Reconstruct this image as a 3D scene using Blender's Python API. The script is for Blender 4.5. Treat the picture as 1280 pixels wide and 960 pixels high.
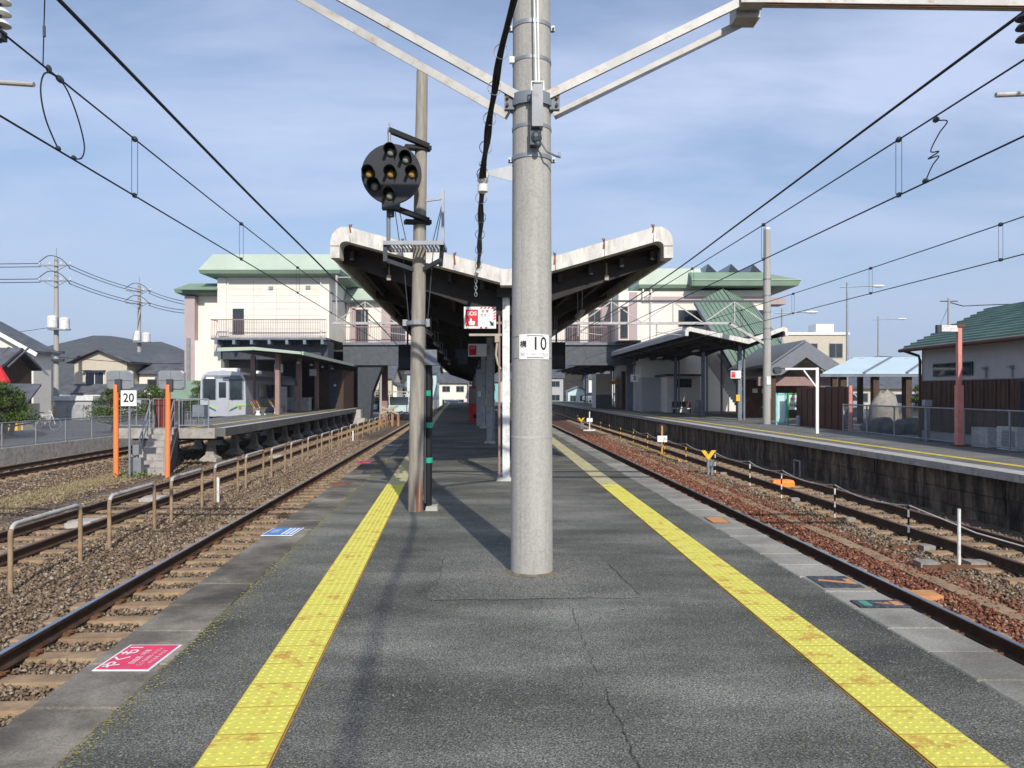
import bpy, math, random
import numpy as np
from mathutils import Vector, Matrix
random.seed(7)
R = math.radians
sc = bpy.context.scene
for o in list(bpy.data.objects):
    bpy.data.objects.remove(o)
COL = sc.collection

# ------------------------------------------------------------------ camera
cd = bpy.data.cameras.new("camera"); cam = bpy.data.objects.new("camera", cd); COL.objects.link(cam)
cam.location = (0, 0, 1.55); cam.rotation_euler = (R(90), 0, 0)
cd.lens = 27.0; cd.sensor_width = 36.0; cd.shift_y = 10/1280
cd.clip_start = 0.05; cd.clip_end = 9000
sc.camera = cam

# ------------------------------------------------------------------ sky, sun, exposure
SUN_EL, SUN_AZ = R(33), R(166)          # azimuth clockwise from +Y: behind the camera, a little to the right
w = bpy.data.worlds.new("World"); sc.world = w; w.use_nodes = True
nt = w.node_tree; nt.nodes.clear()
N = nt.nodes.new; L = nt.links.new
sky = N('ShaderNodeTexSky'); sky.sky_type = 'NISHITA'; sky.sun_disc = False
sky.sun_elevation = SUN_EL; sky.sun_rotation = SUN_AZ; sky.air_density = 1.0; sky.dust_density = 1.2; sky.ozone_density = 3.0
tc = N('ShaderNodeTexCoord'); sep = N('ShaderNodeSeparateXYZ'); L(tc.outputs['Generated'], sep.inputs[0])
mz = N('ShaderNodeMath'); mz.operation = 'ADD'; mz.inputs[1].default_value = 0.22; L(sep.outputs['Z'], mz.inputs[0])
mz2 = N('ShaderNodeMath'); mz2.operation = 'MAXIMUM'; mz2.inputs[1].default_value = 0.05; L(mz.outputs[0], mz2.inputs[0])
dv = N('ShaderNodeVectorMath'); dv.operation = 'DIVIDE'
cb = N('ShaderNodeCombineXYZ'); L(mz2.outputs[0], cb.inputs[0]); L(mz2.outputs[0], cb.inputs[1]); cb.inputs[2].default_value = 1
L(tc.outputs['Generated'], dv.inputs[0]); L(cb.outputs[0], dv.inputs[1])
mp = N('ShaderNodeMapping'); mp.inputs['Scale'].default_value = (0.75, 1.7, 0.2); mp.inputs['Location'].default_value = (2.7, 1.1, 0)
mp.inputs['Rotation'].default_value = (0, 0, R(14)); L(dv.outputs[0], mp.inputs[0])
nz = N('ShaderNodeTexNoise'); nz.inputs['Scale'].default_value = 1.25; nz.inputs['Detail'].default_value = 9; nz.inputs['Roughness'].default_value = 0.55
nz.inputs['Distortion'].default_value = 0.35; L(mp.outputs[0], nz.inputs['Vector'])
rp = N('ShaderNodeValToRGB'); rp.color_ramp.elements[0].position = 0.40; rp.color_ramp.elements[1].position = 0.64
rp.color_ramp.elements[0].color = (0.24, 0.24, 0.24, 1); rp.color_ramp.elements[1].color = (0.82, 0.82, 0.82, 1); L(nz.outputs['Fac'], rp.inputs[0])
mx = N('ShaderNodeMixRGB'); mx.inputs[2].default_value = (4.75, 5.45, 7.3, 1)
L(rp.outputs[0], mx.inputs[0]); L(sky.outputs[0], mx.inputs[1])
hz_ = N('ShaderNodeMapRange'); hz_.inputs[1].default_value = 0.0; hz_.inputs[2].default_value = 0.30; hz_.inputs[3].default_value = 0.72; hz_.inputs[4].default_value = 0.0
L(sep.outputs['Z'], hz_.inputs[0])           # a low veil of distant grey cloud all round the horizon
nz2 = N('ShaderNodeMath'); nz2.operation = 'MULTIPLY_ADD'; nz2.inputs[1].default_value = 0.9; nz2.inputs[2].default_value = 0.55; L(nz.outputs['Fac'], nz2.inputs[0])
mm_ = N('ShaderNodeMath'); mm_.operation = 'MULTIPLY'; mm_.use_clamp = True; L(hz_.outputs[0], mm_.inputs[0]); L(nz2.outputs[0], mm_.inputs[1])
mx2 = N('ShaderNodeMixRGB'); mx2.inputs[2].default_value = (2.7, 3.45, 5.0, 1); L(mm_.outputs[0], mx2.inputs[0]); L(mx.outputs[0], mx2.inputs[1])
bg = N('ShaderNodeBackground'); bg.inputs['Strength'].default_value = 0.138
ow = N('ShaderNodeOutputWorld'); L(mx2.outputs[0], bg.inputs[0]); L(bg.outputs[0], ow.inputs[0])
sd = bpy.data.lights.new("sun", 'SUN'); sd.energy = 4.4; sd.angle = R(0.55); sd.color = (1.0, 0.93, 0.83)
so = bpy.data.objects.new("sun", sd); COL.objects.link(so)
S = Vector((math.sin(SUN_AZ)*math.cos(SUN_EL), math.cos(SUN_AZ)*math.cos(SUN_EL), math.sin(SUN_EL)))
so.rotation_euler = (-S).to_track_quat('-Z', 'Y').to_euler(); so.location = (5, -20, 20)
sc.view_settings.view_transform = 'Standard'; sc.view_settings.look = 'None'
sc.view_settings.exposure = 0.0; sc.view_settings.gamma = 1.0; sc.view_settings.use_curve_mapping = False

# ------------------------------------------------------------------ materials
MATS = {}
def newmat(name):
    m = bpy.data.materials.new(name); m.use_nodes = True; MATS[name] = m
    return m, m.node_tree, m.node_tree.nodes['Principled BSDF']
def coords(t, scale=(1, 1, 1), world=False):
    if world:
        g = t.nodes.new('ShaderNodeNewGeometry'); src = g.outputs['Position']
    else:
        g = t.nodes.new('ShaderNodeTexCoord'); src = g.outputs['Object']
    m = t.nodes.new('ShaderNodeMapping'); m.inputs['Scale'].default_value = scale; t.links.new(src, m.inputs[0])
    return m.outputs[0]
def noise(t, vec, scale, detail=5, rough=0.6):
    n = t.nodes.new('ShaderNodeTexNoise'); n.inputs['Scale'].default_value = scale; n.inputs['Detail'].default_value = detail
    n.inputs['Roughness'].default_value = rough; t.links.new(vec, n.inputs['Vector']); return n.outputs['Fac']
def ramp(t, fac, stops):
    r = t.nodes.new('ShaderNodeValToRGB'); e = r.color_ramp.elements
    while len(e) < len(stops): e.new(0.5)
    for k, (p, c) in enumerate(stops):
        e[k].position = p; e[k].color = (c[0], c[1], c[2], 1) if not isinstance(c, (int, float)) else (c, c, c, 1)
    t.links.new(fac, r.inputs[0]); return r.outputs[0]
def mix(t, fac, a, b, mode='MIX'):
    m = t.nodes.new('ShaderNodeMixRGB'); m.blend_type = mode
    for i, x in ((0, fac), (1, a), (2, b)):
        if isinstance(x, (int, float)): m.inputs[i].default_value = x
        elif isinstance(x, tuple): m.inputs[i].default_value = (x[0], x[1], x[2], 1)
        else: t.links.new(x, m.inputs[i])
    return m.outputs[0]
def bump(t, b, fac, strength, dist=0.02):
    n = t.nodes.new('ShaderNodeBump'); n.inputs['Strength'].default_value = strength; n.inputs['Distance'].default_value = dist
    t.links.new(fac, n.inputs['Height']); t.links.new(n.outputs[0], b.inputs['Normal'])
def M(name, col, rough=0.6, metal=0.0, var=0.18, scale=3.0, dirt=None, dirt_amt=0.0, stretch=(1, 1, 1), bmp=0.0, bscale=60, world=False, spec=0.3):
    """weathered paint, concrete, steel: base colour, large soft variation, optional stains of a second colour"""
    m, t, b = newmat(name)
    v = coords(t, stretch, world)
    f = noise(t, v, scale)
    lo = tuple(max(0, c*(1-var)) for c in col); hi = tuple(min(1, c*(1+var)) for c in col)
    c = ramp(t, f, [(0.3, lo), (0.7, hi)])
    if dirt:
        g = noise(t, v, scale*2.3, 8, 0.7)
        k = ramp(t, g, [(0.62-dirt_amt*0.3, 0.0), (0.72, 1.0)])
        c = mix(t, k, c, dirt)
    t.links.new(c, b.inputs['Base Color'])
    b.inputs['Roughness'].default_value = rough; b.inputs['Metallic'].default_value = metal
    b.inputs['Specular IOR Level'].default_value = spec
    if bmp:
        bump(t, b, noise(t, coords(t, (1, 1, 1), world), bscale, 6), bmp, 0.01)
    return m
M('concrete', (0.36, 0.34, 0.31), 0.85, dirt=(0.16, 0.15, 0.13), dirt_amt=0.4, bmp=0.3)
M('concrete_dark', (0.13, 0.12, 0.11), 0.9, dirt=(0.05, 0.05, 0.045), dirt_amt=0.6, bmp=0.3, var=0.4, world=True, scale=1.2)
M('concrete_light', (0.42, 0.41, 0.38), 0.85, dirt=(0.25, 0.24, 0.21), dirt_amt=0.4, bmp=0.25, world=True)
M('hoop_paint', (0.50, 0.50, 0.48), 0.5, 0.2, dirt=(0.36, 0.28, 0.2), dirt_amt=0.4)
M('shade_wall', (0.12, 0.115, 0.11), 0.85)  # grey wall darkened in colour to deepen the shade beneath the station building
M('sleeper', (0.31, 0.225, 0.14), 0.9, dirt=(0.24, 0.15, 0.09), dirt_amt=0.6, bmp=0.4, world=True, var=0.3)
M('rust', (0.16, 0.075, 0.04), 0.85, dirt=(0.07, 0.035, 0.02), dirt_amt=0.5, bmp=0.3, world=True)
M('rail_side', (0.075, 0.045, 0.03), 0.7, dirt=(0.03, 0.02, 0.015), dirt_amt=0.5, world=True)
M('rail_top', (0.45, 0.45, 0.46), 0.28, 1.0, var=0.1, world=True)
M('rail_top_dull', (0.18, 0.12, 0.09), 0.5, 0.4, var=0.2, world=True)
M('galv', (0.30, 0.325, 0.35), 0.5, 0.5, dirt=(0.3, 0.3, 0.3), dirt_amt=0.4)
M('galv_rusty', (0.42, 0.42, 0.41), 0.6, 0.25, dirt=(0.31, 0.22, 0.15), dirt_amt=0.3, stretch=(1, 1, 1))
M('steel_dark', (0.06, 0.07, 0.085), 0.5, 0.2)
M('steel_blue', (0.17, 0.20, 0.24), 0.6, dirt=(0.1, 0.1, 0.11), dirt_amt=0.3)
M('black', (0.012, 0.012, 0.014), 0.6)
M('cable', (0.015, 0.015, 0.017), 0.5)
M('wire', (0.03, 0.033, 0.04), 0.5, 0.4)
M('signal_black', (0.022, 0.026, 0.034), 0.5, var=0.3)
M('under_roof', (0.028, 0.025, 0.023), 0.85, var=0.4, dirt=(0.05, 0.03, 0.02), dirt_amt=0.4)  # canopy shade put into the colour: darker than the rusted steel itself
M('beam_dark', (0.035, 0.033, 0.032), 0.8, var=0.3)  # rafters and purlins also coloured near black to stand for roof shade
M('roof_white', (0.63, 0.62, 0.59), 0.6, dirt=(0.40, 0.37, 0.32), dirt_amt=0.45, stretch=(1.5, 1.5, 0.5))
M('rust_streak', (0.22, 0.09, 0.05), 0.9)
M('white_paint', (0.72, 0.73, 0.72), 0.5, dirt=(0.42, 0.42, 0.42), dirt_amt=0.5, scale=5)
M('grey_paint', (0.33, 0.35, 0.37), 0.55, dirt=(0.2, 0.2, 0.2), dirt_amt=0.4)
M('white', (0.8, 0.8, 0.8), 0.45, var=0.04)
M('wall_cream', (0.74, 0.71, 0.635), 0.75, var=0.05, scale=0.4, dirt=(0.66, 0.62, 0.55), dirt_amt=0.2)
M('wall_mauve', (0.42, 0.34, 0.34), 0.75, var=0.08, scale=0.5)
M('roof_green', (0.40, 0.48, 0.40), 0.5, var=0.08, scale=0.5)
M('roof_green_dark', (0.19, 0.275, 0.205), 0.5, var=0.12, scale=0.6)
M('roof_green_house', (0.17, 0.26, 0.22), 0.6, var=0.2, scale=1.0)
M('glass_dark', (0.03, 0.04, 0.05), 0.08, var=0.2, spec=0.6)
M('glass_blue', (0.52, 0.66, 0.68), 0.25, var=0.1, scale=0.6, spec=0.5)
M('mauve_steel', (0.30, 0.20, 0.19), 0.6, var=0.12)
M('pink_post', (0.62, 0.25, 0.22), 0.6, dirt=(0.45, 0.2, 0.16), dirt_amt=0.4)
M('orange_post', (0.90, 0.23, 0.07), 0.55, var=0.08)
M('orange', (0.85, 0.25, 0.03), 0.5)
M('yellow', (0.75, 0.46, 0.03), 0.5)
M('red', (0.62, 0.03, 0.04), 0.5)
M('red_vend', (0.55, 0.03, 0.03), 0.4)
M('pink_sign', (0.74, 0.045, 0.12), 0.6, var=0.12, scale=9, dirt=(0.45, 0.10, 0.14), dirt_amt=0.55)
M('blue_sign', (0.06, 0.21, 0.56), 0.6, var=0.12, scale=9, dirt=(0.16, 0.26, 0.45), dirt_amt=0.55)
M('navy', (0.035, 0.04, 0.06), 0.7, scale=9, dirt=(0.14, 0.135, 0.12), dirt_amt=0.6)
M('sign_orange', (0.58, 0.27, 0.09), 0.7, scale=9, dirt=(0.34, 0.22, 0.14), dirt_amt=0.6)
M('sign_green', (0.06, 0.30, 0.20), 0.6)
M('ink', (0.02, 0.02, 0.025), 0.6)
M('crack_dirt', (0.045, 0.043, 0.038), 0.9, var=0.4, scale=20)
M('base_dirt', (0.16, 0.135, 0.10), 0.95, var=0.4, scale=20)
M('faint_ink', (0.45, 0.45, 0.45), 0.6)
M('brown_fence', (0.085, 0.035, 0.025), 0.6, var=0.2, scale=1.0)
M('brown_wood', (0.075, 0.045, 0.032), 0.75, var=0.35, stretch=(3, 3, 0.6))
M('bench_wood', (0.36, 0.18, 0.09), 0.6)
M('green_frame', (0.06, 0.36, 0.10), 0.5)
M('cyan_frame', (0.22, 0.55, 0.55), 0.4)
M('green_band', (0.02, 0.32, 0.21), 0.5)
M('train_silver', (0.52, 0.55, 0.60), 0.36, 0.35, var=0.05)
M('train_green', (0.25, 0.62, 0.05), 0.5)
M('train_blue', (0.09, 0.08, 0.35), 0.5)
M('tile_grey', (0.10, 0.105, 0.12), 0.55, var=0.35, scale=1.5)
M('hip_grey', (0.17, 0.185, 0.21), 0.6, var=0.1)
M('tan_board', (0.38, 0.33, 0.26), 0.7)
M('rock', (0.30, 0.28, 0.25), 0.9, dirt=(0.16, 0.15, 0.13), dirt_amt=0.5, bmp=0.8, bscale=8)
M('rock_dark', (0.10, 0.10, 0.095), 0.9, dirt=(0.05, 0.05, 0.05), dirt_amt=0.5, bmp=0.8, bscale=8)
M('bark', (0.09, 0.06, 0.045), 0.9, bmp=0.6, bscale=20)
M('needles', (0.055, 0.10, 0.028), 0.7, var=0.5, scale=1.2, spec=0.15)
M('needles_light', (0.13, 0.17, 0.045), 0.7, var=0.35, scale=1.5, spec=0.15)
M('road', (0.11, 0.11, 0.115), 0.9, world=True, scale=0.5)
M('insulator', (0.72, 0.72, 0.70), 0.25, var=0.05)
M('lamp_glass', (0.38, 0.22, 0.06), 0.35, var=0.1)
M('lamp_clear', (0.25, 0.26, 0.24), 0.15)
M('rope', (0.5, 0.48, 0.44), 0.7)
M('car_white', (0.75, 0.76, 0.78), 0.25)
M('car_red', (0.45, 0.03, 0.03), 0.25)
M('car_blue', (0.08, 0.13, 0.25), 0.25)
M('car_silver', (0.4, 0.42, 0.45), 0.25, 0.4)
M('tyre', (0.02, 0.02, 0.02), 0.8)
M('shop_teal', (0.20, 0.45, 0.45), 0.6)
M('house_beige', (0.52, 0.47, 0.38), 0.8, var=0.06)
M('house_grey', (0.40, 0.41, 0.42), 0.8, var=0.06)
M('dull_red', (0.16, 0.03, 0.022), 0.6)
M('moss', (0.22, 0.20, 0.06), 0.95, var=0.4)
M('dry_grass', (0.28, 0.24, 0.12), 0.95, var=0.35, scale=8)

def mat_pole():
    m, t, b = newmat('pole_concrete')
    v = coords(t, (9, 9, 0.35)); f = noise(t, v, 1.6, 6)
    c = ramp(t, f, [(0.3, (0.30, 0.295, 0.275)), (0.7, (0.42, 0.415, 0.39))])
    g = noise(t, coords(t, (1, 1, 0.5)), 2.2, 8, 0.7)
    c = mix(t, ramp(t, g, [(0.5, 0.0), (0.75, 0.6)]), c, (0.22, 0.21, 0.185))
    g2 = noise(t, coords(t), 45, 3)
    c = mix(t, 0.25, c, ramp(t, g2, [(0.35, (0.2, 0.195, 0.18)), (0.6, (0.47, 0.46, 0.43))]))
    t.links.new(c, b.inputs['Base Color']); b.inputs['Roughness'].default_value = 0.85; bump(t, b, g2, 0.12, 0.004)
mat_pole()
def mat_old_pole():
    m, t, b = newmat('old_pole')
    v = coords(t, (6, 6, 0.6)); f = noise(t, v, 2.5, 8, 0.7)
    c = ramp(t, f, [(0.3, (0.17, 0.15, 0.125)), (0.68, (0.36, 0.335, 0.29))])
    g = noise(t, coords(t, (14, 14, 0.5)), 2, 4)
    sp = t.nodes.new('ShaderNodeSeparateXYZ'); tcn = t.nodes.new('ShaderNodeTexCoord'); t.links.new(tcn.outputs['Object'], sp.inputs[0])
    low = t.nodes.new('ShaderNodeMapRange'); low.inputs[1].default_value = 0.55; low.inputs[2].default_value = 0.25; t.links.new(sp.outputs['Z'], low.inputs[0])
    k = mix(t, 1.0, low.outputs[0], ramp(t, g, [(0.45, 0.0), (0.55, 1.0)]), 'MULTIPLY')
    c = mix(t, k, c, (0.20, 0.085, 0.045))
    t.links.new(c, b.inputs['Base Color']); b.inputs['Roughness'].default_value = 0.9; bump(t, b, noise(t, coords(t), 60, 4), 0.3, 0.004)
mat_old_pole()
def mat_asphalt(name, lo, mid, hi, moss):
    m, t, b = newmat(name)
    v = coords(t, (1, 1, 1), True)
    big = noise(t, coords(t, (0.7, 1.6, 1), True), 0.9, 5, 0.6)
    fine = noise(t, v, 95, 3, 0.7)
    vo = t.nodes.new('ShaderNodeTexVoronoi'); vo.inputs['Scale'].default_value = 120; t.links.new(v, vo.inputs['Vector'])
    c = ramp(t, big, [(0.35, lo), (0.52, mid), (0.68, hi)])
    c = mix(t, 0.85, c, ramp(t, noise(t, coords(t, (0.9, 0.5, 1), True), 0.55, 7, 0.62), [(0.36, 0.72), (0.5, 1.0), (0.64, 1.22)]), 'MULTIPLY')
    gum = t.nodes.new('ShaderNodeTexVoronoi'); gum.inputs['Scale'].default_value = 1.7; gum.inputs['Randomness'].default_value = 1.0; t.links.new(v, gum.inputs['Vector'])
    c = mix(t, ramp(t, gum.outputs['Distance'], [(0.020, 0.75), (0.032, 0.0)]), c, (0.045, 0.045, 0.042))
    sp = ramp(t, fine, [(0.32, 0.25), (0.5, 0.9), (0.66, 1.9)])
    c = mix(t, 0.85, c, sp, 'MULTIPLY')
    vo2 = t.nodes.new('ShaderNodeTexVoronoi'); vo2.inputs['Scale'].default_value = 175; t.links.new(v, vo2.inputs['Vector'])
    c = mix(t, 0.9, c, ramp(t, vo2.outputs['Color'], [(0.12, 0.42), (0.5, 0.95), (0.88, 1.75)]), 'MULTIPLY')
    chips = ramp(t, vo.outputs['Color'], [(0.84, 0.0), (0.93, 1.0)])
    c = mix(t, chips, c, (0.27, 0.275, 0.26))
    if moss:
        mo = noise(t, v, 34, 2, 0.5); mk = ramp(t, mo, [(0.715, 0.0), (0.74, 1.0)])
        zone = ramp(t, noise(t, v, 1.3, 2), [(0.45, 0.0), (0.6, 1.0)])
        c = mix(t, mix(t, 1.0, mk, zone, 'MULTIPLY'), c, (0.42, 0.38, 0.06))
    t.links.new(c, b.inputs['Base Color']); b.inputs['Roughness'].default_value = 0.92; b.inputs['Specular IOR Level'].default_value = 0.2
    bump(t, b, fine, 0.55, 0.008)
mat_asphalt('asphalt', (0.082, 0.083, 0.073), (0.132, 0.133, 0.117), (0.200, 0.198, 0.175), True)
mat_asphalt('asphalt_patch', (0.115, 0.115, 0.103), (0.150, 0.150, 0.133), (0.19, 0.188, 0.168), False)
mat_asphalt('asphalt_far', (0.13, 0.13, 0.125), (0.16, 0.16, 0.15), (0.19, 0.19, 0.18), False)
def mat_slab(name, a, b_, dark):
    m, t, b = newmat(name)
    v = coords(t, (1, 1, 1), True)
    c = ramp(t, noise(t, v, 0.8, 7, 0.65), [(0.38, dark), (0.5, a), (0.66, b_)])
    f = noise(t, v, 70, 4, 0.7); c = mix(t, 0.5, c, ramp(t, f, [(0.35, 0.5), (0.65, 1.45)]), 'MULTIPLY')
    oi = t.nodes.new('ShaderNodeObjectInfo'); c = mix(t, 0.6, c, ramp(t, oi.outputs['Random'], [(0, 0.75), (1, 1.2)]), 'MULTIPLY')
    t.links.new(c, b.inputs['Base Color']); b.inputs['Roughness'].default_value = 0.9; bump(t, b, f, 0.35, 0.006)
mat_slab('slab_left', (0.14, 0.125, 0.10), (0.33, 0.295, 0.245), (0.055, 0.048, 0.038))
mat_slab('slab_right', (0.26, 0.25, 0.215), (0.34, 0.325, 0.285), (0.17, 0.162, 0.138))
def mat_tactile():
    m, t, b = newmat('tactile_paint')
    v = coords(t, (1, 1, 1), True)
    k = ramp(t, noise(t, v, 5.5, 10, 0.70), [(0.38, 0.0), (0.46, 1.0)])
    c = mix(t, k, (0.50, 0.31, 0.055), (0.63, 0.585, 0.10))
    c = mix(t, 0.5, c, ramp(t, noise(t, v, 40, 4, 0.7), [(0.3, 0.7), (0.65, 1.2)]), 'MULTIPLY')
    d = ramp(t, noise(t, v, 9, 8, 0.75), [(0.66, 0.0), (0.73, 0.8)]); c = mix(t, d, c, (0.16, 0.12, 0.05))
    t.links.new(c, b.inputs['Base Color']); b.inputs['Roughness'].default_value = 0.75
mat_tactile()
M('tactile_rim', (0.30, 0.17, 0.035), 0.85, var=0.3, scale=6, world=True)
M('girder', (0.085, 0.098, 0.112), 0.6, dirt=(0.05, 0.05, 0.055), dirt_amt=0.3)
M('tactile_base', (0.52, 0.28, 0.035), 0.8, var=0.25, scale=6, world=True)
M('tactile_pale', (0.50, 0.455, 0.26), 0.85, var=0.2, scale=4, world=True, dirt=(0.25, 0.24, 0.18), dirt_amt=0.3)
M('line_yellow', (0.62, 0.47, 0.07), 0.8, var=0.2, scale=4, world=True)
def mat_stones(name, stops):
    m, t, b = newmat(name)
    g = t.nodes.new('ShaderNodeNewGeometry')
    c = ramp(t, g.outputs['Random Per Island'], stops)
    c = mix(t, 0.4, c, ramp(t, noise(t, coords(t, (1, 1, 1), True), 25, 3), [(0.3, 0.55), (0.7, 1.35)]), 'MULTIPLY')
    t.links.new(c, b.inputs['Base Color']); b.inputs['Roughness'].default_value = 0.95; b.inputs['Specular IOR Level'].default_value = 0.1
mat_stones('stones_brown', [(0.0, (0.13, 0.088, 0.058)), (0.45, (0.205, 0.148, 0.10)), (0.85, (0.265, 0.205, 0.145)), (1.0, (0.38, 0.335, 0.27))])
mat_stones('stones_rusty', [(0.0, (0.10, 0.040, 0.025)), (0.5, (0.20, 0.083, 0.052)), (0.9, (0.29, 0.135, 0.088)), (1.0, (0.36, 0.27, 0.21))])
def mat_gravel(name, a, b_, c_):
    m, t, b = newmat(name)
    v = coords(t, (1, 1, 1), True)
    vo = t.nodes.new('ShaderNodeTexVoronoi'); vo.inputs['Scale'].default_value = 16; t.links.new(v, vo.inputs['Vector'])
    c = ramp(t, vo.outputs['Color'], [(0.1, a), (0.5, b_), (0.95, c_)])
    c = mix(t, 0.7, c, ramp(t, noise(t, v, 0.7, 4), [(0.3, 0.7), (0.7, 1.2)]), 'MULTIPLY')
    c = mix(t, 0.8, c, ramp(t, vo.outputs['Distance'], [(0.25, 1.1), (0.7, 0.45)]), 'MULTIPLY')
    t.links.new(c, b.inputs['Base Color']); b.inputs['Roughness'].default_value = 0.95; b.inputs['Specular IOR Level'].default_value = 0.1
    inv = t.nodes.new('ShaderNodeMath'); inv.operation = 'SUBTRACT'; inv.inputs[0].default_value = 1; t.links.new(vo.outputs['Distance'], inv.inputs[1])
    bump(t, b, inv.outputs[0], 0.8, 0.04)
mat_gravel('gravel_brown', (0.11, 0.08, 0.06), (0.19, 0.145, 0.11), (0.30, 0.25, 0.20))
mat_gravel('gravel_rusty', (0.08, 0.04, 0.028), (0.17, 0.085, 0.06), (0.28, 0.18, 0.14))
mat_gravel('gravel_grey', (0.15, 0.13, 0.11), (0.23, 0.20, 0.17), (0.33, 0.30, 0.26))
def mat_wall_stained():
    m, t, b = newmat('wall_stained')
    v = coords(t, (2.2, 2.2, 0.45), True)
    f = noise(t, v, 1.5, 8, 0.7); g = noise(t, coords(t, (1, 1, 1), True), 6, 6, 0.7)
    c = ramp(t, f, [(0.36, (0.016, 0.013, 0.010)), (0.48, (0.085, 0.066, 0.048)), (0.68, (0.26, 0.20, 0.14))])
    c = mix(t, 0.6, c, ramp(t, g, [(0.3, 0.5), (0.7, 1.5)]), 'MULTIPLY')
    t.links.new(c, b.inputs['Base Color']); b.inputs['Roughness'].default_value = 0.95; bump(t, b, g, 0.7, 0.03)
mat_wall_stained()
def mat_wood_hill(name, a, b_):
    m, t, b = newmat(name)
    v = coords(t, (1, 1, 1), True)
    c = ramp(t, noise(t, v, 0.06, 10, 0.75), [(0.35, a), (0.65, b_)])
    t.links.new(c, b.inputs['Base Color']); b.inputs['Roughness'].default_value = 1.0; b.inputs['Specular IOR Level'].default_value = 0
    bump(t, b, noise(t, v, 0.12, 8, 0.7), 1.0, 4.0)
mat_wood_hill('hill_wood', (0.03, 0.032, 0.028), (0.085, 0.075, 0.06))
mat_wood_hill('field', (0.09, 0.085, 0.05), (0.16, 0.14, 0.09))

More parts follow.
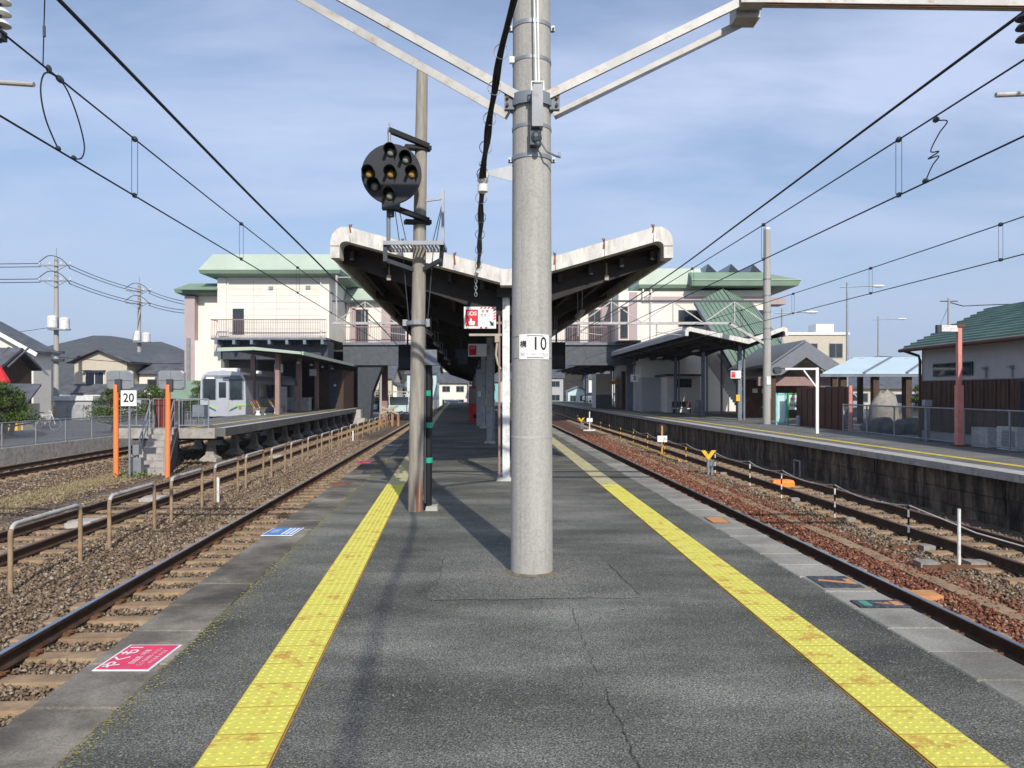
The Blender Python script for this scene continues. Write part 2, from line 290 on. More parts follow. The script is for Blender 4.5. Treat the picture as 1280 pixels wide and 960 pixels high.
# ------------------------------------------------------------------ mesh helpers (all coordinates are world metres)
class MB:
    def __init__(s): s.v = []; s.f = []; s.m = []
    def add(s, vs, fs, mi=0):
        n = len(s.v); s.v += [tuple(p) for p in vs]; s.f += [tuple(i+n for i in f) for f in fs]; s.m += [mi]*len(fs); return s
    def box(s, x0, y0, z0, x1, y1, z1, mi=0):
        if x0 > x1: x0, x1 = x1, x0
        if y0 > y1: y0, y1 = y1, y0
        if z0 > z1: z0, z1 = z1, z0
        return s.add([(x0,y0,z0),(x1,y0,z0),(x1,y1,z0),(x0,y1,z0),(x0,y0,z1),(x1,y0,z1),(x1,y1,z1),(x0,y1,z1)],
                     [(0,3,2,1),(4,5,6,7),(0,1,5,4),(1,2,6,5),(2,3,7,6),(3,0,4,7)], mi)
    def cbox(s, x, y, z, w, d, h, mi=0): return s.box(x-w/2, y-d/2, z, x+w/2, y+d/2, z+h, mi)
    def beam(s, p0, p1, w, h, mi=0, up=(0, 0, 1)):
        p0 = Vector(p0); p1 = Vector(p1); d = (p1-p0).normalized(); u = Vector(up)
        if abs(d.dot(u)) > 0.98: u = Vector((0, 1, 0))
        a = d.cross(u).normalized()*w/2; b = a.cross(d).normalized()*h/2
        return s.add([p0-a-b, p0+a-b, p0+a+b, p0-a+b, p1-a-b, p1+a-b, p1+a+b, p1-a+b],
                     [(0,1,2,3),(7,6,5,4),(0,4,5,1),(1,5,6,2),(2,6,7,3),(3,7,4,0)], mi)
    def tube(s, pts, r, n=8, mi=0, caps=True):
        pts = [Vector(p) for p in pts]; k = len(pts); rs = r if isinstance(r, (list, tuple)) else [r]*k
        vs = []; fs = []; a = None
        for i, p in enumerate(pts):
            d = (pts[min(i+1, k-1)]-pts[max(i-1, 0)]).normalized()
            if a is None:
                u = Vector((0, 0, 1)) if abs(d.z) < 0.9 else Vector((0, 1, 0)); a = d.cross(u).normalized()
            else: a = (a-d*a.dot(d)).normalized()
            b = d.cross(a)
            for j in range(n):
                t = 2*math.pi*j/n; vs.append(p+(a*math.cos(t)+b*math.sin(t))*rs[i])
        for i in range(k-1):
            for j in range(n):
                q = (j+1) % n; fs.append((i*n+j, i*n+q, (i+1)*n+q, (i+1)*n+j))
        if caps: fs.append(tuple(range(n-1, -1, -1))); fs.append(tuple((k-1)*n+j for j in range(n)))
        return s.add(vs, fs, mi)
    def prism(s, poly, axis, a0, a1, mi=0, shear=0.0):
        """polygon in the plane across `axis`, pushed from a0 to a1; shear moves the far end in x (axis y)"""
        def P(p, a, sh):
            if axis == 'y': return (p[0]+sh, a, p[1])
            if axis == 'x': return (a, p[0], p[1])
            return (p[0], p[1], a)
        k = len(poly); vs = [P(p, a0, 0) for p in poly]+[P(p, a1, shear) for p in poly]
        fs = [tuple(range(k)), tuple(range(2*k-1, k-1, -1))]+[(i, i+k, (i+1) % k+k, (i+1) % k) for i in range(k)]
        return s.add(vs, fs, mi)
    def loft(s, rings, mi=0, closed=True, caps=True):
        k = len(rings[0]); vs = [p for r in rings for p in r]; fs = []
        for i in range(len(rings)-1):
            for j in range(k if closed else k-1):
                q = (j+1) % k; fs.append((i*k+j, (i+1)*k+j, (i+1)*k+q, i*k+q))
        if caps and closed: fs.append(tuple(range(k))); fs.append(tuple((len(rings)-1)*k+j for j in range(k-1, -1, -1)))
        return s.add(vs, fs, mi)
    def lathe(s, prof, c, n=16, mi=0):
        return s.loft([[(c[0]+r*math.cos(2*math.pi*j/n), c[1]+r*math.sin(2*math.pi*j/n), c[2]+z) for j in range(n)] for r, z in prof], mi)
    def ball(s, c, rx, ry, rz, n=10, m=6, jit=0.0, mi=0):
        rings = []
        for i in range(1, m):
            t = math.pi*i/m
            rings.append([(c[0]+rx*math.sin(t)*math.cos(2*math.pi*j/n)*(1+random.uniform(-jit, jit)), c[1]+ry*math.sin(t)*math.sin(2*math.pi*j/n)*(1+random.uniform(-jit, jit)),
                           c[2]-rz*math.cos(t)*(1+random.uniform(-jit, jit))) for j in range(n)])
        return s.loft(rings, mi)
    def quad(s, a, b, c, d, mi=0): return s.add([a, b, c, d], [(0, 1, 2, 3)], mi)
    def build(s, name, mat, parent=None, smooth=False, loc=None):
        me = bpy.data.meshes.new(name)
        if parent is not None: o0 = origin(parent)
        elif loc is not None: o0 = Vector(loc)
        else:
            xs = [p[0] for p in s.v]; ys = [p[1] for p in s.v]; zs = [p[2] for p in s.v]
            o0 = Vector(((min(xs)+max(xs))/2, (min(ys)+max(ys))/2, min(zs)))
        me.from_pydata([(p[0]-o0.x, p[1]-o0.y, p[2]-o0.z) for p in s.v], [], s.f)
        mats = mat if isinstance(mat, (list, tuple)) else [mat]
        for q in mats: me.materials.append(MATS[q])
        if len(mats) > 1: me.polygons.foreach_set('material_index', s.m)
        if smooth: me.polygons.foreach_set('use_smooth', [True]*len(me.polygons))
        import bmesh
        bm = bmesh.new(); bm.from_mesh(me); bmesh.ops.recalc_face_normals(bm, faces=bm.faces); bm.to_mesh(me); bm.free()
        if smooth:
            try: me.set_sharp_from_angle(angle=R(40))
            except Exception: pass
        me.update()
        ob = bpy.data.objects.new(name, me); COL.objects.link(ob)
        if parent is not None: ob.parent = parent
        else: ob.location = o0
        return ob
def origin(o):
    v = Vector((0, 0, 0))
    while o is not None: v += o.location; o = o.parent
    return v
def tag(o, label=None, cat=None, group=None, kind=None):
    if label: o['label'] = label
    if cat: o['category'] = cat
    if group: o['group'] = group
    if kind: o['kind'] = kind
    return o
def thing(name, label, cat, loc, group=None):
    o = bpy.data.objects.new(name, None); COL.objects.link(o); o.location = loc; o.empty_display_size = 0.2
    return tag(o, label, cat, group)
def struct(name, loc=(0, 0, 0), label=None):
    o = bpy.data.objects.new(name, None); COL.objects.link(o); o.location = loc; return tag(o, label, None, None, 'structure')
def dup(root, loc=None, rotz=None, label=None, parent=None):
    c = root.copy(); COL.objects.link(c); c.parent = parent
    if parent is None:
        if loc is not None: c.location = loc
        if rotz is not None: c.rotation_euler = (0, 0, rotz)
        if label: c['label'] = label
    for ch in list(root.children): dup(ch, parent=c)
    return c
def piece(name, data, parent, wloc, rotz=0.0):
    o = bpy.data.objects.new(name, data); COL.objects.link(o); o.parent = parent
    o.location = Vector(wloc)-origin(parent); o.rotation_euler = (0, 0, rotz); return o
def text_mesh(body, size, bold=0.0, align='CENTER'):
    cu = bpy.data.curves.new('t', 'FONT'); cu.body = body; cu.size = size; cu.align_x = align; cu.align_y = 'CENTER'; cu.offset = bold; cu.resolution_u = 3
    ob = bpy.data.objects.new('t', cu); COL.objects.link(ob)
    dg = bpy.context.evaluated_depsgraph_get(); dg.update()
    me = bpy.data.meshes.new_from_object(ob.evaluated_get(dg)); bpy.data.objects.remove(ob); return me
def text(body, size, mat, parent, pos, xd=(1, 0, 0), yd=(0, 0, 1), bold=0.0, name='lettering', fn=None, align='CENTER', sx=1.0):
    me = text_mesh(body, size, bold, align); o0 = origin(parent); pos = Vector(pos); xd = Vector(xd); yd = Vector(yd)
    for v in me.vertices:
        p = fn(v.co.x*sx, v.co.y) if fn else pos+xd*(v.co.x*sx)+yd*v.co.y
        v.co = Vector(p)-o0
    me.materials.clear(); me.materials.append(MATS[mat]); me.update()
    ob = bpy.data.objects.new(name, me); COL.objects.link(ob); ob.parent = parent; return ob

# measured plan of the station: x of each line as a function of the distance y
T1L = lambda y: -3.79-.062*y     # track beside the island, left
T3 = lambda y: -7.55-.062*y      # second track on the left
T4 = lambda y: -14.4-.07*y       # branch track with the railcar
T1R = lambda y: 4.64-.037*y      # track beside the island, right
T2R = lambda y: 8.2-.03*y        # track at the main platform
EL = lambda y: -2.12-.068*y      # island edges
ER = lambda y: 3.07-.0385*y
YL = lambda y: max(-.90-.081*y, EL(y)+.62)
YR = lambda y: 1.98-.028*y
EP = lambda y: 10.1-.04*y        # main platform edge
EW = lambda y: -9.37-.06*y       # branch platform edge
RZ, BZ = -0.90, -1.08            # rail head, ballast top
Y0, Y1 = -6.0, 120.0
# ------------------------------------------------------------------ ground, ballast, roads
tag(MB().quad((-1700,-60,-1.32),(1700,-60,-1.32),(1700,2150,-1.32),(-1700,2150,-1.32)).build('ground', 'field'), kind='structure')
def strip(fa, fb, z, ys, name, mat, zb=None, kind='structure'):
    m = MB()
    if zb is None:
        for a, b in zip(ys[:-1], ys[1:]): m.quad((fa(a), a, z), (fb(a), a, z), (fb(b), b, z), (fa(b), b, z))
    else:
        m.loft([[(fa(y), y, zb), (fb(y), y, zb), (fb(y), y, z), (fa(y), y, z)] for y in ys])
    return tag(m.build(name, mat), kind=kind)
ys_far = [Y0, 20, 60, 160]
strip(lambda y: -40, lambda y: EL(y)+.3, -1.12, ys_far, 'ballast', 'gravel_brown')
strip(lambda y: ER(y)-.3, lambda y: 6.6-.03*y, -1.116, ys_far, 'ballast', 'gravel_rusty')
strip(lambda y: 6.6-.03*y, lambda y: EP(y)+.4, -1.12, ys_far, 'ballast', 'gravel_brown')
strip(lambda y: -11.6-.06*y, lambda y: -10.1-.06*y, -1.105, [6, 14, 26], 'path', 'dry_grass')
# tramped dry grass, single blades standing on the dirt strip between the left tracks
g = MB()
for k in range(5200):
    y = random.uniform(9, 26); x = -10.85-.06*y+random.gauss(0, .38); h = random.uniform(.03, .11); a = random.uniform(0, 6.28); c, s_ = math.cos(a)*.012, math.sin(a)*.012
    g.add([(x-c, y-s_, -1.11), (x+c, y+s_, -1.11), (x+random.gauss(0, .05), y+random.gauss(0, .05), -1.11+h)], [(0, 1, 2)])
tag(g.build('grass', 'dry_grass'), 'short dry grass growing between the two left tracks', 'grass', kind='stuff')

def stones(name, mat, label, n, fx, y0, y1, z, smin, smax, seed):
    """loose ballast stones, each a jittered octahedron, joined into one mesh"""
    rg = np.random.default_rng(seed)
    u = rg.random(n); y = y0+(y1-y0)*u**1.7          # denser where they show larger
    a, b = fx(y); x = a+(b-a)*rg.random(n); s = smin+(smax-smin)*rg.random(n)**2
    s = s*(0.85+0.03*y)
    base = np.array([(1,0,0),(-1,0,0),(0,1,0),(0,-1,0),(0,0,1),(0,0,-1)], float)
    fc = np.array([(0,2,4),(2,1,4),(1,3,4),(3,0,4),(2,0,5),(1,2,5),(3,1,5),(0,3,5)])
    v = base[None]*(0.65+0.7*rg.random((n, 6, 1)))+0.25*rg.normal(size=(n, 6, 3)); v[:, :, 2] *= 0.75
    th = rg.random(n)*6.283; c, d = np.cos(th), np.sin(th)
    vx = v[:, :, 0]*c[:, None]-v[:, :, 1]*d[:, None]; vy = v[:, :, 0]*d[:, None]+v[:, :, 1]*c[:, None]
    V = np.stack([vx*s[:, None]+x[:, None], vy*s[:, None]+y[:, None], v[:, :, 2]*s[:, None]+z+s[:, None]*(0.1+0.4*rg.random(n))[:, None]], -1).reshape(-1, 3)
    F = (fc[None]+6*np.arange(n)[:, None, None]).reshape(-1, 3)
    me = bpy.data.meshes.new(name); me.vertices.add(len(V)); me.vertices.foreach_set('co', V.ravel())
    me.loops.add(F.size); me.loops.foreach_set('vertex_index', F.ravel().astype(np.int32))
    me.polygons.add(len(F)); me.polygons.foreach_set('loop_start', np.arange(0, F.size, 3, dtype=np.int32))
    me.update(calc_edges=True); me.materials.append(MATS[mat])
    o = bpy.data.objects.new(name, me); COL.objects.link(o)
    return tag(o, label, 'ballast', kind='stuff')
A = lambda f: f
stones('ballast_stones', 'stones_brown', 'brown crushed stone ballast around the left tracks', 105000, lambda y: (-9.2-.062*y, -2.3-.068*y), 3.5, 42, -1.105, .013, .032, 1)
stones('ballast_stones', 'stones_brown', 'brown stone ballast along the branch track and grass strip', 20000, lambda y: (-17.4-.03*y, -9.6-.062*y), 12, 38, -1.105, .016, .034, 2)
stones('ballast_stones', 'stones_rusty', 'rust red stone ballast beside the right rail', 76000, lambda y: (3.3-.037*y, 6.75-.03*y), 3.5, 48, -1.105, .013, .032, 3)
stones('ballast_stones', 'stones_brown', 'grey brown stone ballast in front of the main platform wall', 36000, lambda y: (6.5-.03*y, 9.7-.04*y), 7, 46, -1.105, .013, .032, 4)

# ------------------------------------------------------------------ tracks
RAILP = [(-.064,-.153),(.064,-.153),(.064,-.142),(.012,-.125),(.009,-.04),(.034,-.03),(.034,-.008),(.028,0),(-.028,0),(-.034,-.008),(-.034,-.03),(-.009,-.04),(-.012,-.125),(-.064,-.142)]
def sleeper_mesh():
    m = MB(); p = [(-.13,-.18),(.13,-.18),(.10,0),(-.10,0)]
    m.prism([(q[0], q[1]) for q in p], 'x', -1.0, 1.0)
    o = m.build('sleeper', 'sleeper', loc=(0, 0, 0)); d = o.data; bpy.data.objects.remove(o); return d
SLP = sleeper_mesh()
def clip_mesh():
    m = MB()
    for sx in (-1, 1):
        for sy in (-1, 1): m.cbox(sx*.10, sy*.045, -.02, .07, .03, .045); m.beam((sx*.06, sy*.045, .0), (sx*.16, sy*.045, .035), .025, .012)
    m.cbox(0, 0, -.015, .26, .15, .02)
    o = m.build('clip', 'rust', loc=(0, 0, 0)); d = o.data; bpy.data.objects.remove(o); return d
CLP = clip_mesh()
def track(cx, y0, y1, label, shiny, step=0.62, near=60, clips=True):
    t = struct('railway_track', (cx(0), 0, -1.3), label)
    for sx in (-.5335-.032, .5335+.032):
        m = MB(); mm = []
        ys = [y0, 30, 80, y1]
        k = len(RAILP)
        for a, b in zip(ys[:-1], ys[1:]):
            vs = [(cx(a)+sx+p[0], a, RZ+p[1]) for p in RAILP]+[(cx(b)+sx+p[0], b, RZ+p[1]) for p in RAILP]
            for i in range(k):
                j = (i+1) % k; m.add([vs[i], vs[i+k], vs[j+k], vs[j]], [(0, 1, 2, 3)], 1 if i in (6, 7, 8) else 0)
        m.build('rail', ['rail_side', shiny], t)
    sl = math.atan(-(cx(1)-cx(0))); y = y0; n = 0
    while y < y1 and n < 300:
        if y < near: piece('sleeper', SLP, t, (cx(y), y, RZ-.165), sl+random.uniform(-.01, .01)); n += 1
        y += step
    m = MB()
    y2 = near
    while y2 < y1: m.box(cx(y2)-1, y2-.1, -1.3, cx(y2)+1, y2+.1, RZ-.165); y2 += step
    tag(m.build('sleeper', 'sleeper', t), kind='stuff')
    if clips:
        y = y0
        while y < 24:
            if y > 3:
                for sx in (-.5655, .5655): piece('rail_clip', CLP, t, (cx(y)+sx, y, RZ-.150), sl)
            y += step
    return t
track(T1L, Y0, 150, 'track along the left edge of the island platform', 'rail_top')
track(T3, Y0, 150, 'rusty track behind the row of metal hoops', 'rail_top_dull', near=45, clips=False)
track(T4, -2, 120, 'branch track beside the mesh fence', 'rail_top_dull', near=50, clips=False)
track(T1R, Y0, 150, 'track along the right edge of the island platform', 'rail_top')
track(T2R, Y0, 150, 'track below the main platform wall', 'rail_top_dull', near=55, clips=False)
# concrete cable trough lids beside the rusty ballast
tr = thing('cable_trough', 'line of worn concrete cable trough lids in the rusty ballast', 'cable trough', (6.0, 8, -1.12))
y = 6.0; n = 0
while y < 46:
    x = 6.22-.03*y; MB().box(x-.12, y, -1.13, x+.12, y+.96, -1.078+random.uniform(-.012, .01)).build('trough_lid', 'sleeper', tr); y += 1.0

# ------------------------------------------------------------------ island platform
isl = struct('island_platform', (0, 0, -1.3), 'island platform of asphalt with concrete edges')
WSL, WSR = .46, .42
m = MB(); ysI = [Y0, 10, 30, 60, 120]
m.loft([[(EL(y)+.12, y, -1.31), (ER(y)-.12, y, -1.31), (ER(y)-.12, y, -.14), (EL(y)+.12, y, -.14)] for y in ysI])
m.build('platform_wall', 'wall_stained', isl)
m = MB(); m.loft([[(EL(y)+WSL, y, -.138), (ER(y)-WSR, y, -.138), (ER(y)-WSR, y, 0), (EL(y)+WSL, y, 0)] for y in ysI]); m.build('asphalt_surface', 'asphalt', isl)
def slab_piece(fe, wd, side, y, ln, mat, far=False):
    g_ = .006 if not far else 0; z = .004+random.uniform(-.004, .003)
    a, b = y+g_*random.uniform(.6, 2), y+ln-g_*random.uniform(.6, 2); jo = random.uniform(-.006, .006)
    def xs(q): e = fe(q)+jo; return (e, e+wd-.006) if side < 0 else (e-wd+.006, e)
    (p0, p1), (q0, q1) = xs(a), xs(b); c = .012
    MB().loft([[(p0, a, -.13), (p1, a, -.13), (q1, b, -.13), (q0, b, -.13)], [(p0, a, z-c), (p1, a, z-c), (q1, b, z-c), (q0, b, z-c)],
               [(p0+c, a+c*.5, z), (p1-c, a+c*.5, z), (q1-c, b-c*.5, z), (q0+c, b-c*.5, z)]]).build('edge_slab', mat, isl)
y = Y0; n = 0
while y < 55:
    slab_piece(EL, WSL, -1, y, .61, 'slab_left'); y += .61
m = MB(); m.loft([[(EL(q), q, -.13), (EL(q)+WSL-.006, q, -.13), (EL(q)+WSL-.006, q, .003), (EL(q), q, .003)] for q in (y+.006, 120)]); tag(m.build('edge_slab', 'slab_left', isl), kind='stuff')
y = Y0
while y < 55:
    slab_piece(ER, WSR, 1, y, .46, 'slab_right'); y += .46
m = MB(); m.loft([[(ER(q)-WSR+.006, q, -.13), (ER(q), q, -.13), (ER(q), q, .003), (ER(q)-WSR+.006, q, .003)] for q in (y+.006, 120)]); tag(m.build('edge_slab', 'slab_right', isl), kind='stuff')
def tile_mesh(bumps, mat):
    m = MB(); h = .1498; q = .003
    A0, A1, A2 = [(-h,-h,-.004),(h,-h,-.004),(h,h,-.004),(-h,h,-.004)], [(-h,-h,.0055),(h,-h,.0055),(h,h,.0055),(-h,h,.0055)], [(-h+q,-h+q,.007),(h-q,-h+q,.007),(h-q,h-q,.007),(-h+q,h-q,.007)]
    m.loft([A0, A1, A2], 2, caps=False); m.quad(*A2, 0)
    if bumps:
        for i in range(6):
            for j in range(6):
                x, y = -.125+.05*i, -.125+.05*j
                m.loft([[(x+r*math.cos(k*math.pi/3), y+r*math.sin(k*math.pi/3), z) for k in range(6)] for r, z in ((.0125, .0065), (.008, .0100))], 1)
    o = m.build('tactile_tile', [mat, mat, 'tactile_rim' if bumps else mat], loc=(0, 0, 0)); d = o.data; bpy.data.objects.remove(o); return d
TB = tile_mesh(True, 'tactile_paint'); TP = tile_mesh(False, 'tactile_pale')
for f in (YL, YR):
    y = -.9; n = 0
    while y < 41:
        sl = math.atan(-(f(y+.1)-f(y))/.1)
        piece('tactile_tile', TB if y < 12.9 else TP, isl, (f(y), y, .004), sl+random.uniform(-.006, .006)); y += .3005; n += 1
    m = MB()
    for a, b in zip([y-.145, 60, 80], [60, 80, 120]): m.quad((f(a)-.15, a, .009), (f(a)+.15, a, .009), (f(b)+.15, b, .009), (f(b)-.15, b, .009))
    tag(m.build('tactile_tile', 'tactile_pale', isl), kind='stuff')
    m = MB()
    for a, b in zip([Y0, 0, 6, 12.75], [0, 6, 12.75, 12.75]):
        if b > a: m.quad((f(a)-.156, a, .003), (f(a)+.156, a, .003), (f(b)+.156, b, .003), (f(b)-.156, b, .003))
    m.build('tactile_bed', 'tactile_base', isl)
# asphalt patch round the mast, cracks
m = MB()
pts = []
for k in range(40):
    t_ = k/40*4; i = int(t_); u = t_-i
    c = [(-.62, 5.72), (.98, 5.78), (.82, 7.25), (-.66, 7.2), (-.62, 5.72)]
    pts.append((c[i][0]+(c[i+1][0]-c[i][0])*u+random.gauss(0, .018), c[i][1]+(c[i+1][1]-c[i][1])*u+random.gauss(0, .018)))
m.add([(p[0], p[1], .004) for p in pts], [tuple(range(40))]); m.build('asphalt_patch', 'asphalt_patch', isl)
def crack(pts, w, mat='crack_dirt'):
    m = MB(); P = []
    for a, b in zip(pts[:-1], pts[1:]):
        n = max(3, int(math.dist(a, b)/.05))
        for k in range(n): u = k/n; P.append((a[0]+(b[0]-a[0])*u+random.gauss(0, .008), a[1]+(b[1]-a[1])*u+random.gauss(0, .008)))
    for i in range(len(P)-1):
        w0, w1 = w*random.uniform(.2, 1.3), w*random.uniform(.2, 1.3)
        m.quad((P[i][0]-w0, P[i][1], .008), (P[i][0]+w0, P[i][1], .008), (P[i+1][0]+w1, P[i+1][1], .008), (P[i+1][0]-w1, P[i+1][1], .008))
    m.build('crack', mat, isl)
crack([(.42, 5.55), (.44, 4.9), (.47, 4.2)], .002)
crack([(.485, 4.0), (.50, 3.7), (.53, 3.1), (.55, 2.4)], .0028)
crack([(.86, 6.9), (.93, 6.3), (.97, 5.8)], .0035)
crack([(-.63, 7.2), (-.61, 6.5), (-.60, 5.75)], .003)
crack([(-.5, 7.22), (.3, 7.25), (.8, 7.24)], .002)
# moss and grit along the joint of the left edge slabs, on the ground plane
m = MB()
for k in range(2400):
    y = 2+16*random.random()**1.5; x = EL(y)+WSL+abs(random.gauss(0, .07))-.02; s_ = random.uniform(.003, .010); a = random.uniform(0, 6.28)
    q = [(x+s_*math.cos(a+i*2.1)*random.uniform(.6, 1.4), y+s_*math.sin(a+i*2.1)) for i in range(3)]
    m.add([(p[0], p[1], .006) for p in q]+[(x, y, .006+s_*.5)], [(0, 1, 3), (1, 2, 3), (2, 0, 3)])
for k in range(900):
    f = random.choice((YL, YR)); y = 2+14*random.random(); x = f(y)+random.choice((-1, 1))*(.17+abs(random.gauss(0, .12))); s_ = random.uniform(.003, .009); a = random.uniform(0, 6.28)
    m.add([(x+s_*math.cos(a+i*2.1), y+s_*math.sin(a+i*2.1), .005) for i in range(3)]+[(x, y, .005+s_*.5)], [(0, 1, 3), (1, 2, 3), (2, 0, 3)])
tag(m.build('moss', 'moss', isl), kind='stuff')
# boarding signs stuck on the edge slabs
def edge_sign(name, label, x0, x1, y0, y1, mat, border=None):
    r = thing(name, label, 'floor sign', ((x0+x1)/2, (y0+y1)/2, .006))
    if border: MB().box(x0, y0, .005, x1, y1, .010).build('border', border, r); b = .014
    else: b = 0
    MB().box(x0+b, y0+b, .0055, x1-b, y1-b, .0125).build('panel', mat, r); return r
r = edge_sign('boarding_sign', 'pink boarding position sign stuck on the dark edge slab', -2.325, -2.01, 4.25, 4.68, 'pink_sign', 'white')
for s_, sz, dx, c in (('やくも1', .105, -2.25, .0145), ('自由席 1号車', .042, -2.155, .0145), ('ここでお待ちください', .030, -2.10, .0145), ('やくも号 のりば', .030, -2.055, .0145)):
    text(s_, sz, 'white', r, (dx, 4.46, c), (0, 1, 0), (-1, 0, 0), bold=.002 if sz > .1 else 0)
r = edge_sign('boarding_sign', 'blue boarding position sign on the left edge slabs', -2.70, -2.36, 8.25, 8.72, 'blue_sign', 'white')
text('普通', .10, 'white', r, (-2.60, 8.48, .0145), (0, 1, 0), (-1, 0, 0))
for k in range(3): MB().box(-2.50+.045*k, 8.30, .0126, -2.475+.045*k, 8.67, .0146).build('stripe', 'white', r)
r = edge_sign('boarding_sign', 'dark boarding sign with a large orange figure on right slabs', 2.46, 2.78, 6.05, 6.42, 'navy')
text('7', .36, 'sign_orange', r, (2.62, 6.235, .0145), (0, -1, 0), (1, 0, 0), bold=.012)
r = edge_sign('boarding_sign', 'narrow dark boarding sign with green and orange marks on right slabs', 2.50, 2.86, 5.50, 5.68, 'navy')
MB().box(2.54, 5.53, .0126, 2.60, 5.65, .0146).build('mark', 'sign_green', r)
text('7', .12, 'sign_orange', r, (2.69, 5.59, .0145), (0, -1, 0), (1, 0, 0), bold=.006)
MB().box(2.76, 5.54, .0126, 2.83, 5.64, .0146).build('mark', 'sign_orange', r)
r = edge_sign('boarding_sign', 'faded orange boarding sign alone on the right slabs', 2.36, 2.58, 9.05, 9.45, 'sign_orange', 'rust')
r = edge_sign('boarding_sign', 'faded pink boarding sign in the canopy shade on left slabs', -3.38, -3.08, 16.6, 17.1, 'pink_sign')
r = edge_sign('boarding_sign', 'rusty boarding plate on the left slabs before the shade', -3.05, -2.75, 12.7, 13.1, 'rust_streak')
r = edge_sign('boarding_sign', 'pale grey boarding plate deep in the canopy shade', -3.75, -3.45, 22, 22.6, 'grey_paint')

# ------------------------------------------------------------------ main platform on the right
mp_ = struct('main_platform', (12, 20, -1.3), 'main platform on the right with a stained wall')
ysP = [Y0, 15, 30, 60, 130]
m = MB(); m.loft([[(EP(y)+.16, y, -1.31), (70, y, -1.31), (70, y, -.16), (EP(y)+.16, y, -.16)] for y in ysP]); m.build('platform_wall', 'wall_stained', mp_)
m = MB(); m.loft([[(EP(y)+.5, y, -.158), (70, y, -.158), (70, y, 0), (EP(y)+.5, y, 0)] for y in ysP]); m.build('asphalt_surface', 'asphalt_far', mp_)
y = Y0; k = 0
while y < 120:
    ln = 1.2 if y < 60 else 6
    m = MB(); a, b = y+.008, y+ln-.008
    m.loft([[(EP(a), a, -.155), (EP(a)+.494, a, -.155), (EP(b)+.494, b, -.155), (EP(b), b, -.155)], [(EP(a), a, .002), (EP(a)+.494, a, .002), (EP(b)+.494, b, .002), (EP(b), b, .002)]])
    m.build('edge_slab', 'concrete_light', mp_); y += ln
m = MB()
for a, b in zip(ysP[:-1], ysP[1:]): m.quad((EP(a)+1.02, a, .005), (EP(a)+1.27, a, .005), (EP(b)+1.27, b, .005), (EP(b)+1.02, b, .005))
m.build('yellow_line', 'line_yellow', mp_)
# stained blocks of the platform wall, each proud of the joint
y = 6.0
while y < 44:
    for z0, z1 in ((-1.25, -.90), (-.895, -.56), (-.555, -.17)):
        ln = random.uniform(.75, 1.15); d = random.uniform(.005, .035)
        a, b = y+.01, y+.99; m = MB()
        m.loft([[(EP(a)+.16-d, a, z0+.008), (EP(a)+.3, a, z0+.008), (EP(b)+.3, b, z0+.008), (EP(b)+.16-d, b, z0+.008)], [(EP(a)+.16-d, a, z1-.008), (EP(a)+.3, a, z1-.008), (EP(b)+.3, b, z1-.008), (EP(b)+.16-d, b, z1-.008)]])
        m.build('wall_block', 'wall_stained', mp_)
    y += 1.0

# ------------------------------------------------------------------ branch platform on the left (on piers)
bp = struct('branch_platform', (-13, 40, -1.3), 'branch platform on the left standing on piers')
ysW = [28.8, 45, 66]
m = MB(); m.loft([[(T4(y)+1.6, y, -.12), (EW(y)+.35, y, -.12), (EW(y)+.35, y, .2), (T4(y)+1.6, y, .2)] for y in ysW]); m.build('asphalt_surface', 'asphalt_far', bp)
y = 28.81
while y < 65:
    a, b = y+.01, min(y+1.49, 65.9); m = MB()
    m.loft([[(EW(a), a, .04), (EW(a)+.345, a, .04), (EW(b)+.345, b, .04), (EW(b), b, .04)], [(EW(a), a, .203), (EW(a)+.345, a, .203), (EW(b)+.345, b, .203), (EW(b), b, .203)]])
    m.build('edge_slab', 'concrete_light', bp); y += 1.5
m = MB()
for a, b in zip(ysW[:-1], ysW[1:]): m.quad((EW(a)-1.1+.0, a+.1, .206), (EW(a)-.9, a+.1, .206), (EW(b)-.9, b, .206), (EW(b)-1.1, b, .206))
m.build('yellow_line', 'line_yellow', bp)
MB().box(-14.85, 28.62, -.18, EW(28.8)+.02, 28.79, .195).build('end_wall', 'concrete', bp)
y = 29.6
while y < 65:
    for dx in (-.45, -3.0):
        x = EW(y)+dx; MB().loft([[(x-a, y-a, z), (x+a, y-a, z), (x+a, y+a, z), (x-a, y+a, z)] for a, z in ((.32, -1.3), (.30, -1.0), (.16, -.85), (.10, -.35), (.12, -.12))]).build('pier', 'concrete', bp)
    MB().box(EW(y)-3.4, y-.12, -.30, EW(y)-.02, y+.12, -.13).build('cross_beam', 'concrete_dark', bp)
    y += 3.0
